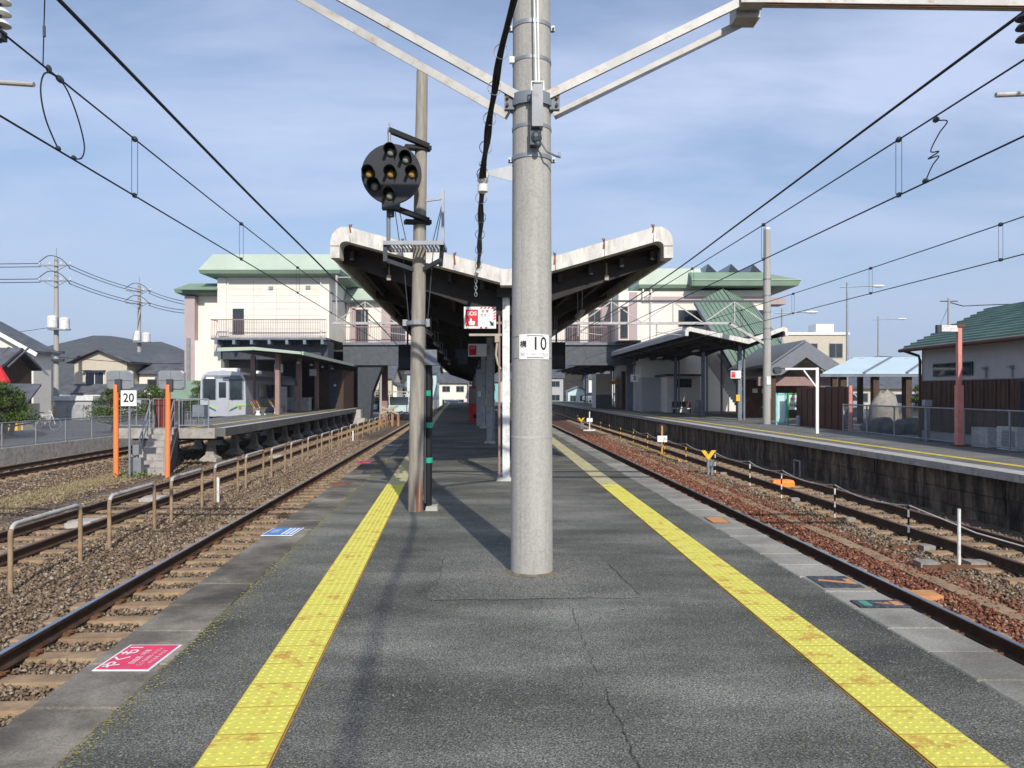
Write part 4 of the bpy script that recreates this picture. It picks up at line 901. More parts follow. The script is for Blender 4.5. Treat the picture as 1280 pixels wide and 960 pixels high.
for k, (y, lb) in enumerate(((18.5, 'short white marker stake beside a hoop barrier'), (41, 'white marker stake far along the hoop row'))):
    x = -5.95-.062*y; tag(MB().box(x-.04, y, -1.15, x+.04, y+.05, -.55).prism([(x-.04, -.55), (x+.04, -.55), (x, -.5)], 'y', y, y+.05).build('marker_stake', 'white_paint'), lb, 'stake')
for k, y in enumerate((14.9, 18.3, 30.5)):
    x = T3(y)+.05; tag(MB().box(x-.26, y, -1.1, x+.26, y+.55, -1.0).box(x-.22, y+.05, -1.0, x+.22, y+.5, -.975).build('cable_box', 'concrete_light'), 'flat pale box lying between the rails behind the hoops', 'box', 'pale boxes between the rails')
# buffer / sand bag heap at the end of the hoops
b_ = thing('track_end_marker', 'wooden track end frame with a pale crossed board', 'marker', (-9.6, 60, -1.1))
for dx in (-.7, -.25, .25, .7): MB().box(-9.6+dx-.09, 60, -1.15, -9.6+dx+.09, 60.2, .2 if abs(dx) < .5 else -.1).build('post', 'bench_wood', b_)
MB().beam((-10.3, 59.97, -.15), (-8.9, 59.97, .45), .05, .16).beam((-10.3, 59.91, .45), (-8.9, 59.91, -.15), .05, .16).build('crossed_board', 'tan_board', b_)

# ------------------------------------------------------------------ striped rope posts between the right tracks
def foot(m, x, y, w=.42, h=.035): m.box(x-w, y-.035, BZ-.0, x+w, y+.035, BZ+h)
def rope_post(x, y, h, cols, label, group, base='rust', w=.035, foot_w=.30, nseg=6):
    r = thing('rope_post', label, 'post', (x, y, BZ), group)
    for k in range(nseg):
        z0 = BZ+h*k/nseg; MB().tube([(x, y, z0-(.04 if k == 0 else 0)), (x, y, z0+h/nseg)], w/2, 8).build('band', cols[k % len(cols)], r)
    b = MB(); b.box(x-foot_w, y-.04, BZ-.03, x+foot_w, y+.04, BZ+.045); b.build('foot', base, r); return r
NPX = lambda y: 6.92-.018*y
rope_post(NPX(11.5)-.02, 11.5, .88, ['white_paint'], 'plain white post on a rusty foot between the right tracks', None, 'rust', .05, .55, 3)
for k, q in enumerate((11.25, 11.75)):
    x = NPX(11.5)-.45+.75*k; tag(MB().cbox(x, 11.60, BZ-.03, .30, .24, .11).build('concrete_block', 'rock'), 'grey concrete block under the foot of the plain white post', 'block', 'blocks under the white post')
first = None; posts = [12.95, 15.8, 18.7, 21.2, 24.6, 28.3, 32.0, 35.7, 39.5, 43.5, 47.5, 52, 57, 62, 67]
g1, g2 = 'striped rope posts between the right tracks', 'yellow striped posts further along the right tracks'
l1, l2 = 'white and black banded rope post on a rusty foot beside the right track', 'yellow and black banded post further along between right tracks'
pa = rope_post(NPX(12.95), 12.95, .78, ['white_paint', 'black'], l1, g1); pb = rope_post(NPX(28.3), 28.3, .74, ['yellow', 'black'], l2, g2, foot_w=.12)
for q in posts:
    if q in (12.95, 28.3): continue
    dup(pa if q < 26 else pb, (NPX(q)+random.uniform(-.04, .04), q, BZ), R(random.uniform(-4, 4)))
for q in (12.95, 15.8, 18.7, 24.6): tag(MB().cbox(NPX(q)+.25, q-.12, BZ-.03, .2, .16, .10).build('concrete_block', 'rock'), 'small grey concrete block beside a banded rope post', 'block', 'blocks beside the rope posts')
def sag(a, b, s, n=8): return [Vector(a).lerp(Vector(b), k/n)-Vector((0, 0, s*4*(k/n)*(1-k/n))) for k in range(n+1)]
pp = [(NPX(q), q, BZ+.72) for q in posts[:9]]
rope = []
for a, b in zip(pp[:-1], pp[1:]): rope += sag(a, b, .10)[:-1]
tag(MB().tube([(NPX(11.5)+.9, 9.9, BZ+.35), (NPX(11.5)+.3, 11.6, BZ+.5)]+rope+[pp[-1]], .012, 6).build('rope', 'rope'), 'pale rope strung along the banded posts', 'rope')
hs = []
for a, b in zip([p for p in pp[5:-1]], pp[6:]): hs += sag((a[0]-.25, a[1], BZ+.12), (b[0]-.25, b[1], BZ+.12), .06)[:-1]
tag(MB().tube(hs, .03, 8).build('yellow_hose', 'yellow'), 'yellow hose lying in loops along the yellow striped posts', 'hose')
# white signs on stands
def stand(x, y, h, label, mat='white_paint', box=True, disc=False):
    r = thing('track_sign', label, 'sign', (x, y, BZ))
    MB().box(x-.035, y-.02, BZ-.03, x+.035, y+.02, BZ+h).build('post', mat, r); MB().box(x-.42, y-.06, BZ-.03, x+.42, y+.06, BZ+.06).build('foot', 'rust' if disc else mat, r)
    if box: MB().box(x-.2, y-.07, BZ+h*.45, x+.2, y-.022, BZ+h*.45+.26).build('plate', 'white', r)
    if disc: MB().tube([(x, y+.025, BZ+h-.12), (x, y+.05, BZ+h-.12)], .22, 20).build('disc', 'black', r)
stand(6.25, 32.0, 1.22, 'orange stake with dark disc and white plate by the ropes', 'sign_orange', True, True)
stand(5.3, 52.5, 1.3, 'white cross shaped stand far along the right tracks')
def vsign(x, y, label):
    r = thing('arrow_marker', label, 'marker', (x, y, BZ))
    MB().tube([(x, y, BZ-.03), (x, y, BZ+.50)], .05, 10).tube([(x+.12, y+.02, BZ-.03), (x+.12, y+.02, BZ+.42)], .045, 10).build('stand', 'galv', r)
    MB().prism([(x-.24, BZ+.78), (x-.10, BZ+.78), (x+.0, BZ+.64), (x+.10, BZ+.78), (x+.24, BZ+.78), (x+.02, BZ+.48), (x-.02, BZ+.48)], 'y', y-.06, y-.03).build('arrow', 'yellow', r)
    MB().tube([(x+.12, y-.04, BZ+.35), (x+.12, y+.04, BZ+.35)], .09, 14).build('lamp', 'steel_blue', r)
vsign(NPX(24.4)-.25, 24.4, 'yellow arrow shaped points marker beside a banded rope post'); vsign(4.95, 55, 'yellow arrow points marker beyond the yellow hose')
tag(MB().loft([[(T2R(21)-.05-.3*a, 21.4-.16*a, z), (T2R(21)-.05+.3*a, 21.4-.16*a, z), (T2R(21)-.05+.3*a, 21.4+.16*a, z), (T2R(21)-.05-.3*a, 21.4+.16*a, z)] for a, z in ((1, RZ-.2), (1, RZ-.06), (.9, RZ+.0), (.5, RZ+.015))]).build('track_box', 'orange'), 'bright orange box lying between the rails below the main platform', 'box')
tag(MB().tube([(9.0, 24.0, -1.1), (9.0, 24.0, -.62), (9.0, 24.5, -.62), (9.0, 24.5, -1.1)], .03, 8).build('pipe_loop', 'grey_paint'), 'small grey pipe loop in front of the stained wall', 'pipe')
tag(MB().box(5.12, 9.75, -1.1, 5.48, 10.05, -1.04).build('wooden_board', 'sign_orange'), 'weathered orange board lying in the rusty ballast', 'board')

# ------------------------------------------------------------------ overhead wires
def wire(name, label, pts, r, n=6, mat='wire'): return tag(MB().tube(pts, r, n).build(name, mat), label, 'wire')
def span(fx, z, sg_, ys, dx=0):
    """messenger wire heights: sag between supports at 6.6 and 37"""
    return [(fx(y)+dx, y, z-sg_*4*max(0, min(1, (y-6.6)/30.4))*(1-max(0, min(1, (y-6.6)/30.4)))) for y in ys]
YS = [-8, -2, 2, 4, 6.6]+[6.6+30.4*k/16 for k in range(1, 17)]+[42, 50, 60, 80]
LW = lambda y: -3.95-.062*y; RW = lambda y: 4.92-.037*y; QW = lambda y: 8.3-.033*y
def droppers(fx, zc, zm, sg_, ys, label, grp):
    for y in ys:
        t = (y-6.6)/30.4; zt = zm-sg_*4*t*(1-t) if 0 < t < 1 else zm
        r = thing('wire_dropper', label, 'dropper', (fx(y), y, zc), grp)
        for d in (-.035, .035): MB().tube([(fx(y)+d, y, zc+.01), (fx(y)+d, y, zt)], .0035, 4).build('rod', 'wire', r)
        MB().ball((fx(y), y, zt), .035, .05, .035, 8, 5).build('clamp', 'steel_dark', r); MB().cbox(fx(y), y, zc-.02, .03, .06, .05).build('clip', 'steel_dark', r)
for fx, zc, zm, sg_, nm, dys in ((LW, 3.90, 4.62, .13, 'left platform track', (9.2, 13.6, 18.2, 22.8, 27.4, 32)), (RW, 3.88, 4.58, .13, 'right platform track', (9.1, 13.5, 18.1, 22.7, 27.3, 32)), (QW, 3.68, 4.33, .12, 'main platform track', (12.4, 16.6, 20.8, 25, 29.2))):
    wire('contact_wire', 'contact wire above the %s' % nm, [(fx(y), y, zc) for y in YS], .0095)
    wire('messenger_wire', 'messenger wire above the %s' % nm, span(fx, zm, sg_, YS), .0095)
    droppers(fx, zc, zm, sg_, dys, 'twin rod dropper between the wires over the %s' % nm, 'droppers over the '+nm)
def arc3(p): return spl([Vector(q) for q in p], 10)
wire('feeder_cable', 'thick black feeder cable running above the left platform track', arc3([(-3.9+.35, -6, 5.62), (-4.1, 3.0, 5.42), (-4.36, 7.45, 5.32), (-4.76, 13.85, 5.13), (-5.18, 20.7, 4.98), (-6.0, 36, 4.45), (-7.2, 53, 3.95)]), .021, 8, 'cable')
wire('feeder_cable', 'thick black feeder cable running above the right platform track', arc3([(4.9, -6, 5.10), (4.65, 7.0, 5.00), (4.35, 14, 4.78), (4.05, 22, 4.60), (3.4, 37, 4.55), (2.5, 60, 4.7)]), .016, 8, 'cable')
# wire loop and squiggle jumpers
lp = thing('wire_jumper', 'large hanging loop of wire joining contact and messenger wire', 'jumper', (-4.4, 7.5, 3.9))
lx = LW(6.65)
MB().tube(arc3([(LW(7.47), 7.47, 3.91), (LW(7.25), 7.25, 4.12), (LW(7.16), 7.16, 4.35), (LW(7.22), 7.22, 4.54), (LW(7.40), 7.40, 4.60), (LW(7.62), 7.62, 4.56), (LW(7.84), 7.84, 4.36), (LW(7.98), 7.98, 4.12), (LW(7.93), 7.93, 3.97), (LW(7.77), 7.77, 3.91)]), .008, 6).build('loop', 'wire', lp, True)
MB().ball((LW(7.47), 7.47, 3.92), .02, .04, .025).ball((LW(7.77), 7.77, 3.92), .02, .04, .025).ball((LW(7.5), 7.5, 4.605), .025, .07, .035).ball((LW(7.3), 7.3, 4.62), .022, .04, .04).build('clamp', 'steel_dark', lp)
sq = thing('wire_jumper', 'kinked spiral jumper wire between the right hand wires', 'jumper', (RW(8.1), 8.1, 3.9))
MB().tube(arc3([(RW(8.35), 8.35, 4.50), (RW(8.2)+.03, 8.2, 4.44), (RW(8.3), 8.3, 4.34), (RW(8.45), 8.45, 4.20), (RW(8.30), 8.3, 4.15), (RW(8.5), 8.5, 4.13), (RW(8.3), 8.3, 4.10), (RW(8.45), 8.42, 4.03), (RW(8.55), 8.55, 3.9)]), .007, 6).build('coil', 'wire', sq, True)
MB().ball((RW(8.35), 8.35, 4.51), .03, .05, .03).ball((RW(8.55), 8.55, 3.90), .03, .05, .03).build('clamp', 'steel_dark', sq)
hw = thing('insulator_string', 'white disc insulators hanging above the left track', 'insulator', (-4.35, PY, 4.6))
MB().tube([(-4.41, PY, 4.56), (-4.41, PY, 5.54)], .012, 6).build('rod', 'steel_dark', hw)
for z in (4.70, 4.80, 4.90): MB().lathe([(.03, 0), (.085, .01), (.07, .035), (.03, .06)], (-4.41, PY, z), 16).build('disc', 'insulator', hw, True)
MB().cbox(-4.40, PY, 4.58, .05, .08, .08).build('clamp', 'steel_dark', hw)
hw2 = thing('insulator_string', 'dark disc insulators hanging above the right track', 'insulator', (4.42, PY, 4.5))
MB().tube([(4.44, PY, 4.55), (4.44, PY, 4.87)], .012, 6).build('rod', 'steel_dark', hw2)
for z in (4.58, 4.68, 4.76): MB().lathe([(.03, 0), (.09, .01), (.075, .035), (.03, .06)], (4.44, PY, z), 16).build('disc', 'steel_dark', hw2, True)
tag(MB().tube([(-4.12, PY, 4.20), (-7.5, PY, 4.42)], .022, 10).tube([(-7.5, PY, 4.42), (-7.5, PY, 5.57)], .03, 8).build('steady_arm', 'galv_rusty'), 'pale steady arm tube above the left track', 'arm')
tag(MB().tube([(4.17, PY, 4.11), (7.5, PY, 4.25)], .022, 10).tube([(7.5, PY, 4.25), (7.5, PY, 4.84)], .03, 8).build('steady_arm', 'galv_rusty'), 'pale steady arm tube above the right track', 'arm')
tag(MB().tube([(LW(7.2)+.03, 7.2, 5.75), (LW(7.2), 7.2, 4.62)], .006, 5).tube([(LW(7.2)+.012, 7.2, 4.88), (LW(7.2)+.01, 7.2, 4.98)], .013, 8).build('stay_rod', 'wire'), 'thin stay rod with a pale bead above the left track', 'rod')

# ------------------------------------------------------------------ overhead gantry across the station, right pole
GY = 37.2
gp = thing('gantry_pole', 'grey concrete gantry pole on the main platform before the canopy', 'pole', (12.35, GY, 0))
MB().tube([(12.35, GY, -.02), (12.35, GY, 9.4)], [.20, .16], 20).build('shaft', 'pole_concrete', gp, True); MB().tube([(12.35, GY, 9.4), (12.35, GY, 9.5)], .165, 16).build('cap', 'white_paint', gp)
for z in (4.1, 4.6, 5.4, 6.2, 7.0): MB().tube([(12.35, GY, z), (12.35, GY, z+.06)], .20, 16).build('steel_band', 'galv', gp)
MB().box(12.26, GY-.22, 1.9, 12.46, GY-.18, 2.3).build('plate', 'white_paint', gp)
gn = thing('gantry_truss', 'pale steel truss spanning the tracks behind the island canopy', 'gantry', (2, GY, 4.7))
for z, w_ in ((5.95, .09), (4.88, .12)): MB().beam((-8.7, GY, z), (12.2 if z > 5 else 10.6, GY, z), w_, w_).build('chord', 'galv_rusty' if z < 5 else 'steel_dark', gn)
n_ = 14
for k in range(n_):
    xa = -8.6+k*1.49; xb = xa+1.49; z0, z1 = 4.9, 5.93
    a, b = ((xa, z0), (xb, z1)) if k % 2 == 0 else ((xa, z1), (xb, z0))
    MB().beam((a[0], GY, a[1]), (b[0], GY, b[1]), .05, .05).build('diagonal', 'galv_rusty', gn)
    if k % 2: MB().beam((xa, GY-.03, z0), (xa, GY-.03, z1), .05, .05).build('upright', 'galv_rusty', gn)
MB().beam((10.5, GY, 4.88), (12.3, GY, 3.85), .12, .12).build('knee_brace', 'galv_rusty', gn)
for x in (-6.2, 3.2, 7.0): MB().tube([(x, GY, 4.85), (x, GY, 4.25)], .03, 8).tube([(x, GY, 4.45), (x+1.2, GY, 4.3)], .02, 6).build('drop_arm', 'galv_rusty', gn)
MB().tube([(-8.5, GY, 5.0), (-8.5, GY, 7.2)], .06, 8).tube([(-8.5, GY, 7.1), (-6.9, GY, 7.1)], .03, 8).build('end_post', 'galv_rusty', gn)
for z in (6.9, 6.75): MB().lathe([(.03, 0), (.12, .02), (.03, .08)], (-7.0, GY, z), 12).build('insulator', 'insulator', gn)
MB().tube([(.0-1.5, GY, 4.85), (-1.5, GY, 0)], .12, 10).build('leg', 'steel_dark', gn)
# ------------------------------------------------------------------ end of the branch platform: steps, railings, mirrors
st = thing('concrete_steps', 'concrete steps with twin handrails up to the branch platform end', 'steps', (-11.4, 26, -1.1))
XS0, XS1 = -12.0, -11.12
SK = lambda y: -.36*(y-24.6)
for k in range(7):
    y = 24.6+.57*k; ye = y+.575; zt = -1.1+.186*(k+1)
    MB().loft([[(XS0+SK(q), q, -1.3), (XS1+SK(q), q, -1.3), (XS1+SK(q), q, zt), (XS0+SK(q), q, zt)] for q in (y, ye)]).build('step', 'concrete', st)
MB().loft([[(XS1+.005+SK(q), q, -1.3), (XS1+.13+SK(q), q, -1.3), (XS1+.13+SK(q), q, z), (XS1+.005+SK(q), q, z)] for q, z in ((24.7, -.9), (26.2, -.4), (28.6, .19))]).build('side_block', 'concrete_dark', st)
for x in (XS0+.02, XS1-.02):
    X = lambda q: x+SK(q)
    h_ = MB().tube([(X(24.65), 24.65, -.95), (X(24.7), 24.7, -.12), (X(28.2), 28.2, 1.18), (X(28.6), 28.6, 1.25)], .026, 8).tube([(X(24.7), 24.7, -.5), (X(28.4), 28.4, .8)], .02, 8)
    for y, z in ((25.8, .3), (27.2, .8)): h_.tube([(X(y), y, -.75+(y-25)*.33), (X(y), y, z)], .022, 8)
    h_.build('handrail', 'galv', st)
rl = thing('end_railing', 'grey steel railing with gate along the end of the branch platform', 'railing', (-13, 28.7, .2))
for a, b in ((-14.75, -13.55), (-12.45, EW(28.8)-.25)):
    n = max(2, int((b-a)/.9)+1)
    MB().tube([(a, 28.72, 1.28), (b, 28.72, 1.28)], .025, 8).tube([(a, 28.72, .3), (b, 28.72, .3)], .02, 8).build('rail', 'galv', rl)
    for k in range(n): x = a+(b-a)*k/(n-1); MB().tube([(x, 28.72, .17), (x, 28.72, 1.28)], .024, 8).build('post', 'galv', rl)
    for k in range(int((b-a)/.3)): x = a+.3*k+.12; MB().tube([(x, 28.72, .3), (x, 28.72, 1.28)], .009, 5).build('bar', 'galv', rl)
gt = thing('platform_gate', 'grey steel gate at the top of the concrete steps', 'gate', (-13.0, 28.9, .2))
MB().tube([(-13.5, 28.9, .19), (-13.5, 28.9, 1.3), (-12.5, 28.9, 1.3), (-12.5, 28.9, .19), (-13.5, 28.9, .19)], .026, 8).build('frame', 'galv', gt)
for k in range(4): MB().tube([(-13.3+.2*k, 28.9, .2), (-13.3+.2*k, 28.9, 1.3)], .012, 6).build('bar', 'galv', gt)
tag(MB().box(-13.62, 29.3, .2, -13.12, 29.9, 1.24).box(-13.65, 29.27, 1.24, -13.09, 29.93, 1.29).build('red_cabinet', 'dull_red'), 'dull red steel cabinet behind the steps gate', 'cabinet')
tag(MB().ball((-12.55, 29.1, 1.02), .13, .12, .16).box(-12.64, 29.05, .19, -12.46, 29.2, .95).build('control_box', 'steel_dark'), 'dark control box by the railing at the steps', 'box')
cart = thing('grey_cart', 'grey wire cart behind the end railing', 'cart', (-12.1, 30.0, .2))
MB().box(-12.4, 29.8, .55, -11.95, 30.3, 1.05).build('basket', 'steel_blue', cart)
for dx in (-.25, .25):
    for dy in (.05, .45): MB().tube([(-12.17+dx*.8, 29.8+dy, .2), (-12.17+dx*.8, 29.8+dy, .6)], .02, 6).build('leg', 'galv', cart)
for x, y, tilt, lb in ((-12.27, 23.8, .0, 'grey back of a square mirror on an orange post, beside the 20 sign'), (-10.72, 23.9, .02, 'grey back of a square mirror on an orange post, beside the steps')):
    r = thing('platform_mirror', lb, 'mirror', (x, y, -1.1))
    MB().tube([(x, y, -1.15), (x+tilt, y, 1.78)], .075, 14).build('post', 'orange_post', r)
    MB().box(x-.02, y-.05, 1.55, x+.16, y+.05, 1.95).build('bracket', 'steel_dark', r)
    MB().loft([[(x+.07+a*.42*sx+0, y+.10+d, 1.92+a*.30*sz) for sx, sz in ((-1, -.8), (-.8, -1), (.8, -1), (1, -.8), (1, .8), (.8, 1), (-.8, 1), (-1, .8))] for a, d in ((1, .06), (1, .0), (.9, -.03))]).build('mirror_shell', 'galv', r)
    for (a, b) in (((-.38, 0), (.38, 0)), ((0, -.27), (0, .27))): MB().beam((x+.07+a[0], y+.068, 1.92+a[1]), (x+.07+b[0], y+.068, 1.92+b[1]), .02, .03, up=(0, 1, 0)).build('rib', 'steel_blue', r)
r = thing('speed_sign', 'white square speed sign reading 20 on a thin post', 'sign', (-11.75, 23.6, -1.1))
MB().tube([(-11.75, 23.6, -1.15), (-11.75, 23.6, 1.55)], .035, 10).build('post', 'galv', r); MB().box(-11.99, 23.54, 1.12, -11.51, 23.56, 1.60).build('plate', 'white', r)
text('20', .38, 'ink', r, (-11.75, 23.535, 1.36), bold=.006, sx=.9)
tag(MB().box(-11.85, 23.9, -1.12, -11.55, 24.1, -.5).box(-11.8, 23.86, -.4, -11.6, 24.08, -.1).box(-11.72, 23.95, -.52, -11.68, 24.0, -.38).build('relay_box', 'galv'), 'small grey relay box at the foot of the steps', 'box')
# bushes at the foot
m = MB()
for k in range(160):
    x, y, z = -11.7+random.gauss(0, .25), 23.9+random.gauss(0, .2), -1.12+abs(random.gauss(0, .08)); a = random.uniform(0, 6.28)
    m.add([(x, y, z), (x+.09*math.cos(a), y+.09*math.sin(a), z+.04), (x+.05*math.cos(a+.7), y+.05*math.sin(a+.7), z+.07)], [(0, 1, 2)])
tag(m.build('weeds', 'needles_light'), 'green weeds at the foot of the steps', 'weeds', kind='stuff')

# ------------------------------------------------------------------ branch platform canopy, benches, railcar
cw = thing('branch_canopy', 'low canopy with pale green edge on the branch platform', 'canopy', (-14.5, 46, .2))
def EWc(y): return EW(y)
for (ya, yb, z_) in ((44.5, 66, 3.78),):
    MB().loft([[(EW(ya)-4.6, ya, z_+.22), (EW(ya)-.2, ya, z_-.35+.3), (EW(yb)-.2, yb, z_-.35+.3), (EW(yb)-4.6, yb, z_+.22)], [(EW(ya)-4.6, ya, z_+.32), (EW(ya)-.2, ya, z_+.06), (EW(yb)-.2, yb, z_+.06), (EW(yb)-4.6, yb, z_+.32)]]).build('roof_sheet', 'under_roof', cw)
    xs = [EW(ya)-5.0, EW(ya)-2.9, EW(ya)-.15]
    MB().prism([(xs[0], z_+.12), (xs[1], z_+.20), (xs[1], z_+.38), (xs[0], z_+.34)], 'y', ya-.12, ya-.002).build('fascia_panel', 'roof_green', cw)
    MB().prism([(xs[1]+.01, z_+.20), (xs[2], z_-.05), (xs[2], z_+.10), (xs[1]+.01, z_+.38)], 'y', ya-.12, ya-.002).build('fascia_panel', 'roof_green', cw)
    MB().loft([[(EW(y)-.14, y, z_-.08), (EW(y)-.04, y, z_-.08), (EW(y)-.04, y, z_+.12), (EW(y)-.14, y, z_+.12)] for y in (ya, yb)]).build('gutter_board', 'roof_green', cw)
for k, (y, dx) in enumerate(((46, -1.9), (52, -1.9), (58, -1.9), (64, -1.9), (49, -4.2), (56, -4.2), (62, -4.2))):
    x = EW(y)+dx; MB().box(x-.13, y-.13, .19, x+.13, y+.13, 3.85).build('column', 'mauve_steel', cw)
for y in (47, 51, 55, 59):
    x = EW(y)-.9; r = thing('pendant_lamp', 'small pendant lamp under the branch canopy edge', 'lamp', (x, y, 3.3), 'pendant lamps under the branch canopy')
    MB().tube([(x, y, 3.42), (x, y, 3.9)], .012, 5).build('rod', 'steel_dark', r); MB().lathe([(.12, 0), (.10, .06), (.03, .13)], (x, y, 3.3), 12).build('shade', 'white_paint', r)
def bench(x, y, label, grp):
    r = thing('platform_bench', label, 'bench', (x, y, .2), grp)
    for k in range(4): MB().box(x-.2+.11*k, y, .60, x-.11+.11*k, y+1.4, .635).build('seat_slat', 'bench_wood', r)
    for k in range(4): MB().beam((x-.25-.05*k, y, .72+.10*k), (x-.25-.05*k, y+1.4, .72+.10*k), .03, .08).build('back_slat', 'bench_wood', r)
    for d in (.25, 1.15): MB().loft([[(x-a, y+d-.06, z), (x+a, y+d-.06, z), (x+a, y+d+.06, z), (x-a, y+d+.06, z)] for a, z in ((.16, .19), (.08, .35), (.18, .60))]).beam((x-.2, y+d, .60), (x-.43, y+d, 1.05), .05, .04).build('leg', 'white_paint', r)
for y in (44.3, 48.6): bench(EW(y)-2.7, y, 'wooden slat bench with white legs under the branch canopy', 'benches on the branch platform')
for q, lb in ((50, 'grey ticket pillar beside a mauve canopy column'), ):
    tag(MB().box(EW(q)-2.7, q, .2, EW(q)-2.35, q+.3, 1.9).box(EW(q)-2.68, q-.012, 1.2, EW(q)-2.37, q-.001, 1.8).build('notice_pillar', 'grey_paint'), lb, 'pillar')
for q, dx in ((47, -2.1), (57, -2.0)):
    r = thing('platform_number_sign', 'small white hanging sign under the branch canopy', 'sign', (EW(q)+dx, q, 2.9), 'hanging signs under the branch canopy'); x = EW(q)+dx
    MB().box(x-.25, q, 2.75, x+.25, q+.1, 3.25).build('panel', 'white_paint', r); MB().tube([(x, q+.05, 3.24), (x, q+.05, 3.95)], .015, 5).build('rod', 'steel_dark', r)
tag(MB().box(EW(54)-2.9, 54, .2, EW(54)-1.7, 54.8, 1.1).box(EW(54)-2.95, 53.95, 1.1, EW(54)-1.65, 54.85, 1.16).build('storage_bin', 'grey_paint'), 'grey storage bin in the shade on the branch platform', 'bin')
kiosk = thing('shuttered_kiosk', 'dark shuttered kiosk at the far end of the branch platform', 'kiosk', (EW(61)-1.0, 61, .2))
MB().box(EW(61)-2.4, 61, .2, EW(61)-.35, 65, 3.3).build('wall', 'brown_wood', kiosk)  # wall colour darkened to stand for the shade under the building
for k in range(14): MB().box(EW(61)-1.5, 60.97, .3+.2*k, EW(61)-.7, 60.995, .47+.2*k).build('shutter_slat', 'steel_dark', kiosk)
MB().prism([(EW(61)-1.02, 2.2), (EW(61)-.9, 2.08), (EW(61)-1.02, 1.96), (EW(61)-1.14, 2.08)], 'y', 60.94, 60.965).build('emblem', 'white_paint', kiosk)
tag(MB().box(EW(64)+.1, 63.2, -1.2, EW(64)+.75, 64, .1).box(EW(64)+.5, 62.8, -1.2, EW(64)+1.15, 63.8, -.6).build('pier_footing', 'concrete_light'), 'pale stepped footing at the far end of the branch platform', 'footing')

TX, TY = T4(47), 47.0
tn = thing('railcar', 'silver single car train with green stripe waiting at the branch platform', 'train', (TX, TY, RZ))
w2 = 1.38
body = [(-w2, -.0), (w2, 0), (w2+.02, 1.1), (w2-.02, 2.3), (w2-.16, 2.62), (w2-.5, 2.83), (0, 2.92), (-w2+.5, 2.83), (-w2+.16, 2.62), (-w2+.02, 2.3), (-w2-.02, 1.1)]
ZT = RZ+.95; sl = -.07
MB().loft([[(TX+p[0]+sl*(y-47), y, ZT+p[1]*.97) for p in body] for y in (47.0, 63)]).build('body', 'train_silver', tn)
MB().prism([(TX-1.25, ZT+1.05), (TX+1.25, ZT+1.05), (TX+1.25, ZT+2.25), (TX+1.05, ZT+2.52), (TX-1.05, ZT+2.52), (TX-1.25, ZT+2.25)], 'y', 46.955, 46.995).build('front_mask', 'steel_blue', tn)
for x0, x1 in ((-1.18, -.45), (.45, 1.18)): (MB().box(TX+x0, 46.93, ZT+1.05, TX+x1, 46.953, ZT+2.3).build('windscreen', 'glass_dark', tn), MB().beam((TX+x0+.1, 46.91, ZT+1.0), (TX+x0+.45, 46.91, ZT+1.3), .02, .025).build('wiper', 'black', tn))
d_ = MB().box(TX-.38, 46.925, ZT+.02, TX+.38, 46.952, ZT+2.3).build('end_door', 'train_silver', tn); MB().box(TX-.22, 46.91, ZT+1.15, TX+.22, 46.924, ZT+2.1).build('door_window', 'glass_dark', d_)
MB().box(TX-1.0, 46.93, ZT+2.25, TX-.5, 46.954, ZT+2.42).build('destination_box', 'white', tn)
for sx in (-1, 1):
    MB().tube([(TX+sx*1.05, 46.94, ZT+.55), (TX+sx*1.05, 46.998, ZT+.55)], .09, 12).build('headlight', 'lamp_glass' if sx > 0 else 'lamp_clear', tn)
    MB().prism([(TX+sx*1.33, ZT+.72), (TX+sx*.85, ZT+.72), (TX+sx*.45, ZT+.5), (TX+sx*.45, ZT+.42), (TX+sx*.9, ZT+.65), (TX+sx*1.33, ZT+.65)], 'y', 46.962, 46.997).build('stripe', 'train_green', tn)
    MB().prism([(TX+sx*.85, ZT+.62), (TX+sx*.42, ZT+.38), (TX+sx*.42, ZT+.32), (TX+sx*.9, ZT+.55)], 'y', 46.964, 46.997).build('stripe', 'train_blue', tn)
    for y in (49.5, 58.5): MB().tube([(TX+sx*.53+sl*(y-47), y, RZ+.42), (TX+sx*.66+sl*(y-47), y, RZ+.42)], .42, 18).build('wheel', 'steel_dark', tn)
MB().loft([[(TX+p+sl*(y-47), y, z) for p, z in ((w2+.0, ZT+.66), (w2+.025, ZT+.66), (w2+.025, ZT+.76), (w2+.0, ZT+.76))] for y in (47.05, 62.9)]).build('side_stripe', 'train_green', tn)
for k in range(6): y = 50+2.1*k; MB().box(TX+w2-.0+sl*(y-47)-.02, y, ZT+1.1, TX+w2+sl*(y-47)+.03, y+1.5, ZT+2.0).build('side_window', 'glass_dark', tn)
MB().box(TX-.25, 46.6, RZ+.55, TX+.25, 47.0, RZ+.85).build('coupler', 'steel_dark', tn)
MB().box(TX-1.2, 47.2, RZ+.35, TX+1.1, 48.2, ZT).box(TX-1.4, 51, RZ+.3, TX+.8, 57, ZT).box(TX-1.2, 58, RZ+.35, TX+.3, 62.6, ZT).build('underframe', 'black', tn)
MB().box(TX-.9, 48, ZT+2.7, TX+.7, 51, ZT+3.0).build('roof_unit', 'white_paint', tn); MB().box(TX-1.2, 53, ZT+2.7, TX+.4, 56, ZT+2.97).build('roof_unit', 'white_paint', tn)

